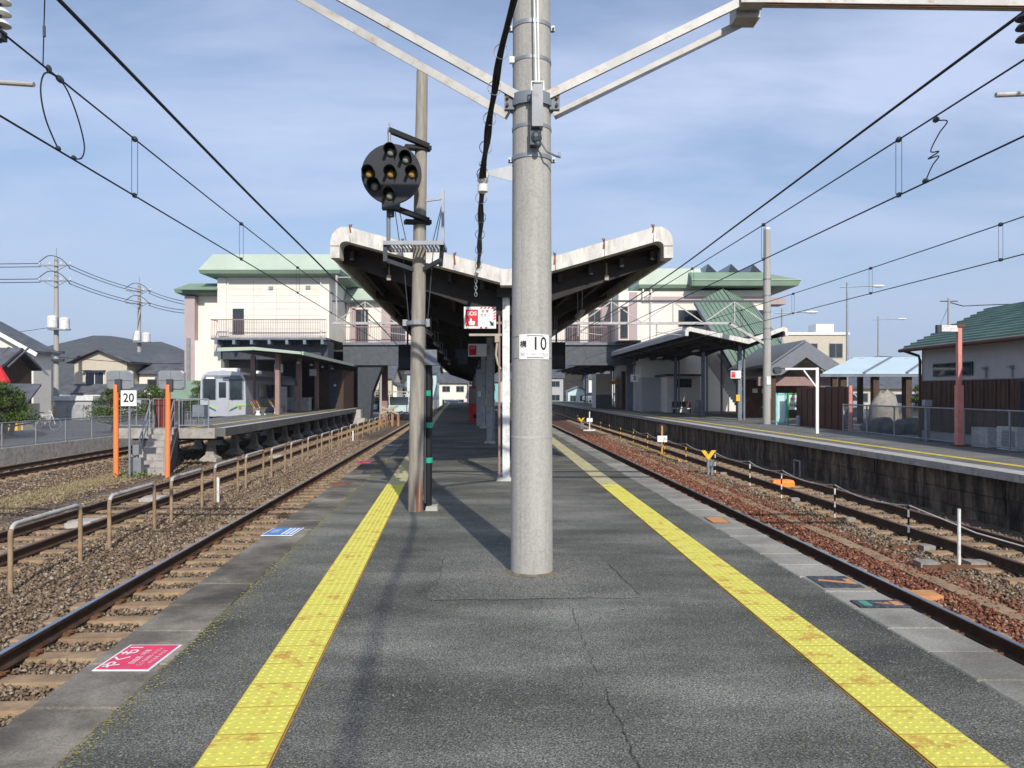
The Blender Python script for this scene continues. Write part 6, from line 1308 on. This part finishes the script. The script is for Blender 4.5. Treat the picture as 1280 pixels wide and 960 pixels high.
# ------------------------------------------------------------------ street lamps, far poles and buildings on the right
def street_lamp(x, y, h, ln, label):
    r = thing('street_lamp', label, 'street lamp', (x, y, 0))
    MB().tube([(x, y, -.02), (x, y, h)], [.10, .06], 10).build('pole', 'galv', r); MB().tube([(x-.5, y, h-.35), (x+ln, y, h-.25)], .04, 8).build('arm', 'galv', r)
    MB().ball((x+ln+.35, y, h-.27), .5, .18, .10, 10, 6).build('head', 'white_paint', r)
street_lamp(24.0, 55, 9.4, 1.9, 'tall street lamp behind the gabled porch'); street_lamp(36, 75.5, 9.0, 2.0, 'shorter looking street lamp over the glass walkway'); street_lamp(18.7, 53.2, 7.35, 1.7, 'street lamp half hidden behind the gantry pole')
def house(x0, x1, y0, y1, z0, ze, zr, wall, roof, label, axis='x', nwin=2, name='house', cat='house', floors=2, over=.4):
    r = thing(name, label, cat, ((x0+x1)/2, (y0+y1)/2, z0))
    MB().box(x0, y0, z0, x1, y1, ze).build('wall', wall, r)
    if zr > ze:
        if axis == 'x': # ridge along x
            ym = (y0+y1)/2; MB().loft([[(x, y0-over, ze-.05), (x, ym, zr), (x, y1+over, ze-.05), (x, y1+over, ze+.12), (x, ym, zr+.18), (x, y0-over, ze+.12)] for x in (x0-over, x1+over)]).build('roof', roof, r)
            MB().prism([(y0, ze), (y1, ze), ((y0+y1)/2, zr-.02)], 'x', x0, x1).build('gable', wall, r)
        else:
            xm = (x0+x1)/2; MB().prism([(x0-over, ze-.05), (xm, zr), (x1+over, ze-.05), (x1+over, ze+.12), (xm, zr+.18), (x0-over, ze+.12)], 'y', y0-over, y1+over).build('roof', roof, r)
            MB().prism([(x0, ze), (x1, ze), (xm, zr-.02)], 'y', y0+.001, y1-.001).build('gable', wall, r)
    else: MB().box(x0-.15, y0-.15, ze, x1+.15, y1+.15, ze+.35).build('parapet', 'white_paint', r)
    for fl in range(floors):
        zb = z0+(ze-z0)*(fl+.35)/floors; zt = z0+(ze-z0)*(fl+.75)/floors
        for k in range(nwin):
            u = (k+.5)/nwin; w_ = (x1-x0)/nwin*.26; xm = x0+(x1-x0)*u; win(r, xm-w_, xm+w_, y0, zb, zt, 1, 'grey_paint')
    return r
hb = house(32.3, 41.6, 95, 106, -.02, 8.6, 8.6, 'house_beige', 'white_paint', 'flat roofed cream building with white parapet behind the porch', nwin=3, name='office_block', cat='building')
MB().box(37.8, 95.5, 8.95, 40, 98, 10.0).build('roof_box', 'white', hb)
house(40, 52, 110, 120, -.02, 4.2, 6.2, 'house_grey', 'tile_grey', 'dark roofed house far behind the glass walkway'); house(28, 38, 70, 78, -.02, 1.9, 3.0, 'house_beige', 'tile_grey', 'low cream shop seen through the walkway posts', nwin=4, floors=1)
house(42, 54, 80, 90, -.02, 2.6, 4.0, 'house_grey', 'tile_grey', 'low grey shop far to the right behind the walkway', nwin=4, floors=1)
up = thing('utility_pole', 'distant utility pole rising behind the green house roof', 'utility pole', (45.5, 80, 0)); MB().tube([(45.5, 80, -.02), (45.5, 80, 11.3)], [.18, .12], 10).build('pole', 'pole_concrete', up); MB().beam((44.6, 80, 11.0), (46.4, 80, 11.0), .1, .1).build('cross_arm', 'steel_dark', up); MB().tube([(45.5, 80, 10.9), (47, 80, 10.5), (49, 80, 10.6), (58, 80, 10.9)], .05, 6).build('cable', 'cable', up); MB().tube([(45.5, 80, 10.6), (44.4, 80, 8)], .02, 5).build('stay', 'cable', up)

# ------------------------------------------------------------------ cars
def car(x, y, z, mat, label, rot=0, grp=None):
    r = thing('parked_car', label, 'car', (x, y, z), grp)
    pr = [(-1.75, .30), (-1.78, .72), (-1.55, .88), (-.85, .98), (-.35, 1.45), (1.1, 1.48), (1.62, 1.0), (1.78, .85), (1.78, .30)]
    MB().loft([[(x+p[0], y+d*(.80 if p[1] > 1.1 else .84), z+p[1]) for p in pr] for d in (-1, -.9, .9, 1)]).build('body', mat, r)
    for d in (-1, 1):
        MB().prism([(x-.72, z+1.0), (x-.32, z+1.38), (x+1.02, z+1.40), (x+1.42, z+1.02)], 'y', y+d*.845, y+d*.80).build('side_window', 'glass_dark', r)
        for q in (-1.1, 1.1): MB().tube([(x+q, y+d*.70, z+.31), (x+q, y+d*.87, z+.31)], .31, 14).build('wheel', 'tyre', r)
    MB().beam((x-.88, y, z+1.0), (x-.38, y, z+1.43), 1.4, .02).build('windscreen', 'glass_dark', r); MB().beam((x+1.14, y, z+1.46), (x+1.64, y, z+1.02), 1.4, .02).build('rear_window', 'glass_dark', r)
    for d in (-.6, .6): MB().cbox(x-1.77, y+d, z+.62, .06, .25, .14).build('headlight', 'lamp_clear', r)
    r.rotation_euler = (0, 0, rot); return r
cz = -1.0
tag(MB().box(-40, 72, -1.31, -11.9, 150, -1.02).build('car_park', 'road'), kind='structure')
car(-20.5, 99, cz, 'car_white', 'white car parked beyond the footbridge pier', R(80)); car(-17.8, 101, cz, 'car_blue', 'dark blue car parked beyond the footbridge', R(70)); car(-21.6, 112, cz, 'car_red', 'red car parked far behind the footbridge', R(75)); car(-18.6, 110, cz, 'car_silver', 'silver car parked in the second row behind the footbridge', R(80))
for k in range(4): car(-8.6-1.2*k, 112+9*k, cz-.1, ('car_blue', 'car_silver', 'car_white', 'car_blue')[k], ('dark car in the line along the far fence', 'silver car in the line along the far fence', 'white car in the line along the far fence', 'last dark car in the line along the far fence')[k], R(95))
car(24, 60, 0, 'car_white', 'white car in the station forecourt behind the walkway', R(30)); car(19.5, 47, 0, 'car_silver', 'silver car behind the garden stone and walkway', R(20)); car(21, 41, 0, 'car_white', 'white car at the walkway end by the house gable', R(60))
for k in range(4): car(12.5+3*k, 120+2*k, 0, ('car_silver', 'car_white', 'car_red', 'car_white')[k], ('silver car far beyond the main canopy', 'white car far beyond the main canopy', 'red car far beyond the main canopy', 'farthest white car beyond the main canopy')[k], R(60))
ws = thing('white_fence', 'pale board fence along the far curve of the left track', 'fence', (-12, 96, -1.1))
for k in range(16): y = 96+4*k; x = -12.9+.05*(y-96); MB().box(x-.03, y+.05, -1.15, x+.03, y+3.95, .35).build('panel', 'house_grey', ws)
shelter = thing('bus_shelter', 'small roofed bicycle shelter behind the end of the hoops', 'shelter', (-15.5, 99, -1.0))
MB().box(-18.4, 98, 1.5, -13.0, 101, 1.65).build('roof', 'tan_board', shelter)
for x in (-18.2, -15.7, -13.2): MB().tube([(x, 98.2, -1.05), (x, 98.2, 1.52)], .06, 8).build('post', 'white_paint', shelter)
MB().box(-18, 100.5, -1.05, -13.3, 100.6, .9).build('panel', 'glass_blue', shelter)
# town behind
town = [(-23.5,-18.5,118,127,3.6,5.6,'house_beige','tile_grey','x','cream house with grey tiles seen beneath the footbridge'), (-17.5,-12.6,128,137,4.6,6.4,'glass_blue','tile_grey','x','pale blue house seen between footbridge pier and signal post'),
        (-28,-23,140,150,5.0,7.4,'house_grey','tile_grey','y','grey gabled house behind the white cars'), (-14.2,-9.9,150,160,3.8,5.4,'house_beige','tile_grey','x','cream house behind the pale blue house'),
        (-11.5,-6.5,190,200,4.6,7.0,'wall_cream','tile_grey','y','white gabled house past the signal post'), (-17,-12.5,185,195,7.4,9.4,'house_beige','tile_grey','x','tall cream house on the rise past the post'),
        (-7.5,-3.0,170,182,2.6,4.6,'shop_teal','shop_teal','y','teal roofed shed beside the far curve'), (-22,-17,170,180,8.2,10.2,'house_grey','tile_grey','y','grey two storey house on the slope'),
        (-33,-28,170,180,6.2,8.6,'wall_cream','tile_grey','x','white house left of the slope'), (-5,-.5,215,225,5.0,7.2,'house_beige','tile_grey','x','cream house at the end of the tracks'),
        (14,22,140,150,4,6,'wall_cream','tile_grey','x','white house far beyond the main canopy'), (4.5,11,165,175,4.6,6.6,'house_grey','tile_grey','x','grey house far beyond the main canopy'), (24,33,160,172,5,7,'house_beige','tile_grey','y','cream gabled house far beyond the main canopy')]
rgt = random.Random(21)
cols = [('wall_cream', 'white'), ('house_beige', 'cream'), ('house_grey', 'grey'), ('shop_teal', 'teal'), ('glass_blue', 'pale blue'), ('brown_wood', 'brown')]
spots = ['past the teal shed', 'behind the board fence', 'near the bicycle shelter', 'below the wooded slope', 'beside the line of far cars', 'next to the tall cream house', 'near the red roofed pavilion', 'at the bend of the left track', 'left of the far parked cars', 'between far utility poles', 'beyond the end of the main canopy', 'far behind the station wing']
for k, sp in enumerate(spots):
    y = 108+rgt.random()*70; u = (-175+14*k) if k < 10 else (70+25*(k-10)); x = u/960*y; wd = rgt.uniform(2.5, 4.5); c = cols[k % 6]; h = rgt.uniform(1.2, 3.2)
    house(x, x+wd, y, y+6, -1.3, h, h+rgt.uniform(.8, 1.6), c[0], rgt.choice(('tile_grey', 'tile_grey', 'steel_blue', 'brown_wood')), 'small %s house %s' % (c[1], sp), rgt.choice('xy'), rgt.choice((1, 2)), floors=1 if h < 2 else 2)
for t in town: house(t[0], t[1], t[2], t[3], -1.3, t[4], t[5], t[6], t[7], t[9], t[8], 2)
rr = thing('red_roof_pavilion', 'far pavilion with a red roof on the wooded slope', 'pavilion', (-15.5, 215, 5)); MB().box(-18, 215, -1.3, -13, 222, 9.3).build('wall', 'house_beige', rr); MB().box(-20.5, 214, 9.3, -11, 223, 9.9).build('roof', 'red', rr)
for x, y, h in ((-19.6, 98, 8.4), (-16.4, 96, 7.0), (-13.2, 102, 8.0), (-10.2, 160, 12.5), (-24, 130, 10)):
    r = thing('utility_pole', 'slim utility pole among the far houses beneath the footbridge', 'utility pole', (x, y, -1.1), 'utility poles among the far houses')
    MB().tube([(x, y, -1.1), (x, y, h)], [.18, .13], 8).build('pole', 'pole_concrete', r); MB().beam((x-.8, y, h-.5), (x+.8, y, h-.5), .1, .1).beam((x-.6, y, h-1.2), (x+.6, y, h-1.2), .1, .1).build('cross_arm', 'galv', r)
# hills
def hills(name, y, prof, mat, depth, seed):
    rg = random.Random(seed); m = MB(); rows = []
    xs = [prof[0][0]+(prof[-1][0]-prof[0][0])*k/90 for k in range(91)]
    def hz(x):
        for (a, b), (c, d) in zip(prof[:-1], prof[1:]):
            if a <= x <= c: return b+(d-b)*(x-a)/(c-a)
        return 0
    for j, (f, dy) in enumerate(((0, 0), (.45, .25), (.8, .6), (1, 1), (.6, 1.7))):
        rows.append([(x, y+depth*dy, -1.4+(hz(x)+1.4)*f*(1+(rg.uniform(-.03, .03) if j else 0))) for x in xs])
    m.loft(rows, closed=False, caps=False); return tag(m.build(name, mat, smooth=True), kind='structure')
hills('hill', 250, [(-140, 14), (-90, 22), (-50, 27), (-20, 25), (5, 19), (40, 12), (90, 9)], 'hill_wood', 60, 3)
hills('hill', 1250, [(-1500, 60), (-1150, 70), (-1010, 62), (-900, 95), (-860, 118), (-780, 110), (-700, 100), (-640, 76), (-560, 72), (-300, 40), (0, 30), (300, 40), (560, 55), (760, 75), (900, 60), (1600, 50)], 'hill_wood', 300, 4)
# ------------------------------------------------------------------ houses, poles and pines on the far left
hA = house(-37.6, -33.1, 66, 74, -1.3, 4.05, 5.15, 'house_beige', 'tile_grey', 'cream gabled house with awning window behind the mesh fence', 'y', 0, floors=1, over=.55)
win(hA, -36.6, -35.1, 66, 2.15, 3.25, 1, 'white'); MB().box(-36.8, 65.5, 3.33, -34.9, 65.99, 3.42).build('window_hood', 'tile_grey', hA)
MB().loft([[(-38.3, 64.6, 1.35), (-31.2, 64.6, 1.35), (-31.2, 65.98, 2.1), (-38.3, 65.98, 2.1)], [(-38.3, 64.6, 1.47), (-31.2, 64.6, 1.47), (-31.2, 65.98, 2.25), (-38.3, 65.98, 2.25)]]).build('lean_to_roof', 'tile_grey', hA)
MB().box(-38.2, 64.65, 1.2, -31.3, 64.75, 1.34).build('fascia', 'white_paint', hA); MB().box(-38.0, 65, -1.3, -31.4, 65.97, 1.3).build('ground_floor', 'house_grey', hA)
MB().box(-35.9, 64.95, -1.1, -34.9, 64.99, .9).build('doorway', 'black', hA); MB().box(-36.9, 64.95, -1.1, -36.2, 64.99, .4).build('notice', 'blue_sign', hA)
hA2 = house(-33.0, -29.8, 68, 76, -1.3, 3.2, 4.9, 'wall_cream', 'tile_grey', 'cream wing with grey tiled roof beside the gabled house', 'x', 1, floors=2)
house(-29.2, -26.6, 64, 72, -1.3, 2.6, 4.2, 'brown_wood', 'tile_grey', 'dark timber shed between the cream wing and station', 'x', 0)
hB = house(-42, -32.4, 52, 54, -1.3, 4.2, 6.9, 'wall_cream', 'tile_grey', 'white gabled upper house at the far left', 'y', 1)
hC = house(-37, -29.4, 44, 47, -1.3, 2.9, 4.0, 'brown_wood', 'tile_grey', 'old house with dark layered tile roofs at the far left', 'x', 2, floors=1)
MB().loft([[(-37, 41.6, 1.0), (-26.3, 41.6, .8), (-26.9, 43.9, 1.9), (-37, 43.9, 2.0)], [(-37, 41.6, 1.12), (-26.3, 41.6, .92), (-26.9, 43.9, 2.02), (-37, 43.9, 2.12)]]).build('lower_roof', 'tile_grey', hC)
MB().box(-36.8, 42.4, -1.3, -27.0, 43.9, .9).build('lower_wall', 'house_beige', hC); MB().box(-30.6, 42.35, -.6, -28.2, 42.39, .5).build('window', 'glass_dark', hC)
MB().beam((-37.2, 51.55, 7.0), (-31.9, 51.55, 4.05), .06, .26).beam((-37.2, 51.55, 7.0), (-42.5, 51.55, 4.05), .06, .26).build('verge_board', 'white', hB)
for k in range(8): MB().beam((-37.0+k*1.2, 44-.42, 2.98), (-37.0+k*1.2, 45.5, 4.2), .10, .07).build('tile_ridge', 'tile_grey', hC)
gr_ = house(-34.8, -32.0, 58.5, 62, -.6, .9, .9, 'house_grey', 'tile_grey', 'low flat roofed garage before the cream gabled house', nwin=0, name='garage', cat='garage'); MB().box(-33.9, 58.42, -.56, -32.6, 58.49, .6).build('shutter', 'grey_paint', gr_)
tag(MB().loft([[(-26.5, 36, 2.05), (-23.7, 36, 1.95), (-23.7, 36.3, 1.95), (-26.5, 36.3, 2.05)], [(-26.5, 36, 2.15), (-23.7, 36, 2.05), (-23.7, 36.3, 2.05), (-26.5, 36.3, 2.15)], [(-26.5, 36.1, 3.0), (-24.1, 36.1, 2.8), (-24.1, 36.2, 2.8), (-26.5, 36.2, 3.0)]]).tube([(-24.4, 36.15, -.6), (-24.4, 36.15, 2.0)], .06, 8).build('red_awning', 'red'), 'bright red awning roof corner at the far left', 'awning')
def upole(x, y, zb, h, label, tfm=True):
    r = thing('utility_pole', label, 'utility pole', (x, y, zb))
    MB().tube([(x, y, zb-.1), (x, y, h)], [.22, .14], 12).build('pole', 'pole_concrete', r); MB().tube([(x, y, h), (x, y, h+.7)], .03, 6).build('rod', 'galv', r)
    for z, w_ in ((h-.7, 1.2), (h-1.9, 1.2)):
        a = MB().beam((x-w_, y-.2, z), (x+w_, y-.2, z), .09, .09).build('cross_arm', 'galv', r)
        for q in (-w_, -.4, .5, w_): MB().lathe([(.04, 0), (.09, .05), (.05, .1), (.09, .14), (.03, .2)], (x+q, y-.2, z+.04), 8).build('insulator', 'insulator', a)
        MB().beam((x, y-.2, z-.5), (x-w_*.7, y-.2, z-.04), .05, .05).beam((x, y-.2, z-.5), (x+w_*.7, y-.2, z-.04), .05, .05).build('brace', 'galv', r)
        MB().tube(arc3([(x-w_-.1, y-.2, z+.2), (x-.3, y-.5, z+.7), (x+.6, y-.5, z+.5), (x+w_, y-.2, z-.2)]), .03, 6).build('jumper', 'cable', r)
    if tfm:
        for dx, dz in ((-.05, 0), (1.0, -.15)): MB().lathe([(.32, 0), (.36, .06), (.36, .85), (.30, .95), (.1, 1.0)], (x+dx*.9+(-.0), y-.45, h-5.6+dz), 14).build('transformer', 'white_paint', r)
        MB().box(x-.3, y-.7, h-5.75, x+1.2, y-.1, h-5.62).build('transformer_bracket', 'galv', r)
    for z in (h-7.6, h-8.2): MB().box(x-.3, y-.4, z, x+.75, y-.15, z+.22).build('closure', 'steel_dark', r)
    MB().tube([(x, y, zb+.25), (x, y, zb+1.35)], .235, 12).build('warning_sleeve', 'yellow', r); MB().tube([(x, y, zb+1.0), (x, y, zb+1.3)], .245, 12).build('sleeve_band', 'white_paint', r)
    return r
upole(-35.6, 60, -.56, 12.1, 'tall utility pole with white transformers at the roadside'); upole(-36.4, 75, -.56, 12.1, 'utility pole behind the cream house, partly behind a mirror')
def powerline(label, pts, r_=.03): tag(MB().tube(pts, r_, 5).build('power_line', 'wire'), label, 'power line')
k = 0
for z in (11.45, 11.2, 10.25, 10.0):
    k += 1; nm = ('top', 'second', 'third', 'lowest')[k-1]
    powerline('%s power line left of the transformer pole' % nm, sag((-62, 57, z+.6), (-36.7, 59.8, z+.1), .35)); powerline('%s power line between the two left utility poles' % nm, sag((-34.5, 59.8, z), (-36.0, 74.8, z), .2)); powerline('%s power line from utility pole to station building' % nm, sag((-35.4, 74.8, z), (-25.6, 64, 9.2-.28*k), .25))
powerline('low telephone cable behind the left houses', sag((-60, 59, 4.6), (-36, 60, 4.4), .3), .025); powerline('low telephone cable from utility pole toward the station', sag((-35.6, 59.9, 4.3), (-26, 70, 4.2), .25), .025)
powerline('slanting telephone cable left of the transformer pole', sag((-60, 50, 2.4), (-35.8, 59.8, 6.6), .3), .02)
def pine(x, y, z, h, wd, seed, label, n=9):
    r = thing('pine_tree', label, 'tree', (x, y, z)); rg = random.Random(seed)
    pts = [(x, y, z-.1), (x+.1*wd, y, z+h*.3), (x-.06*wd, y, z+h*.6), (x+.02, y, z+h*.9)]
    tk = MB().tube(arc3(pts), [.13-.09*i/30 for i in range(31)], 8)
    cr = [MB(), MB()]
    for k in range(n):
        zz = z+h*(.30+.68*k/(n-1)); rr = wd*(1.0-.62*k/(n-1))*rg.uniform(.75, 1.1); m_ = 1 if k == n-1 else rg.choice((3, 4, 5))
        for j in range(m_):
            a = rg.uniform(0, 6.28) if m_ > 1 else 0; d = rr*.62 if m_ > 1 else 0
            cx, cy = x+d*math.cos(a), y+d*math.sin(a); tk.tube([(x, y, zz-.15), (cx, cy, zz)], [.05, .02], 5)
            pr = rr*.45*rg.uniform(.8, 1.2)
            for q in range(190):
                u, v = rg.uniform(0, 6.28), rg.random()**.5; px, py = cx+pr*v*math.cos(u), cy+pr*v*math.sin(u); pz = zz+rg.gauss(.05, .07)+.16*(1-v*v)
                l_ = rg.uniform(.07, .15); b, t_ = rg.uniform(0, 6.28), rg.uniform(.2, 1.3); dx, dy, dz = l_*math.cos(b)*math.cos(t_), l_*math.sin(b)*math.cos(t_), l_*math.sin(t_)
                cr[0 if rg.random() < .6 else 1].add([(px-dy*.3, py+dx*.3, pz), (px+dy*.3, py-dx*.3, pz), (px+dx, py+dy, pz+dz)], [(0, 1, 2)])
    tk.build('trunk', 'bark', r); tag(cr[0].build('crown', 'needles', r), kind=None); cr[1].build('crown', 'needles_light', r); return r
pine(-22.9, 34.5, -.56, 2.35, 1.55, 1, 'dark clipped pine by the road at the far left'); pine(-24.2, 37, -.56, 2.0, 1.4, 2, 'clipped pine just behind the dark pine at the far left'); pine(-20.6, 39.5, -.56, 2.1, 1.5, 3, 'clipped pine between the mirror post and the steps'); pine(-19.2, 41, -.56, 2.2, 1.5, 4, 'clipped pine behind the 20 sign'); pine(-22.0, 55, -.56, 2.9, 1.8, 5, 'clipped pine behind the gate and red cabinet'); pine(-17.0, 100, -1.1, 3.2, 2.0, 6, 'small evergreen tree beside the far parked cars')
pine(17.2, 31.5, 0, 2.4, .9, 7, 'thin young pine beside the garden stone')
bk = thing('bicycle', 'white bicycle parked behind the mesh fence near the pine', 'bicycle', (-25.8, 42.5, -.56))
for dx in (-.52, .52):
    w_ = MB().tube([(-25.8+dx+.33*math.cos(t*.3927), 42.5, -.23+.33*math.sin(t*.3927)) for t in range(17)], .022, 6, caps=False).build('wheel', 'galv', bk)
MB().tube([(-26.32, 42.5, -.23), (-26.0, 42.5, .25), (-25.45, 42.5, .3), (-25.28, 42.5, -.23)], .022, 6).tube([(-26.0, 42.5, .25), (-25.85, 42.5, -.25), (-25.45, 42.5, .3)], .02, 6).tube([(-26.0, 42.5, .25), (-26.03, 42.5, .4)], .018, 6).tube([(-25.45, 42.5, .28), (-25.5, 42.5, .48), (-25.65, 42.5, .5)], .018, 6).build('frame', 'white_paint', bk)
MB().box(-26.15, 42.44, .38, -25.92, 42.56, .43).build('saddle', 'black', bk)
tag(MB().box(-27.6, 42.1, -.57, -27.1, 42.5, .55).box(-27.65, 42.05, .55, -27.05, 42.55, .62).build('yellow_cabinet', 'yellow'), 'yellow roadside cabinet behind the mesh fence', 'cabinet')
# thin even air: far hills fade a little toward the sky
hzb = MB().box(-1750, -80, -2.4, 1750, 2200, 125).build('haze', 'concrete'); hzb.data.materials.clear()
hm = bpy.data.materials.new('haze_air'); hm.use_nodes = True; ht = hm.node_tree; ht.nodes.clear()
hv = ht.nodes.new('ShaderNodeVolumePrincipled'); hv.inputs['Color'].default_value = (0.72, 0.84, 1.0, 1); hv.inputs['Density'].default_value = 0.00017
ho = ht.nodes.new('ShaderNodeOutputMaterial'); ht.links.new(hv.outputs[0], ho.inputs['Volume'])
hzb.data.materials.append(hm); tag(hzb, 'thin pale air over the whole station', 'haze', kind='stuff')
print('objects', len(bpy.data.objects), 'tris', sum(len(m.loop_triangles) or len(m.polygons)*2 for m in bpy.data.meshes))
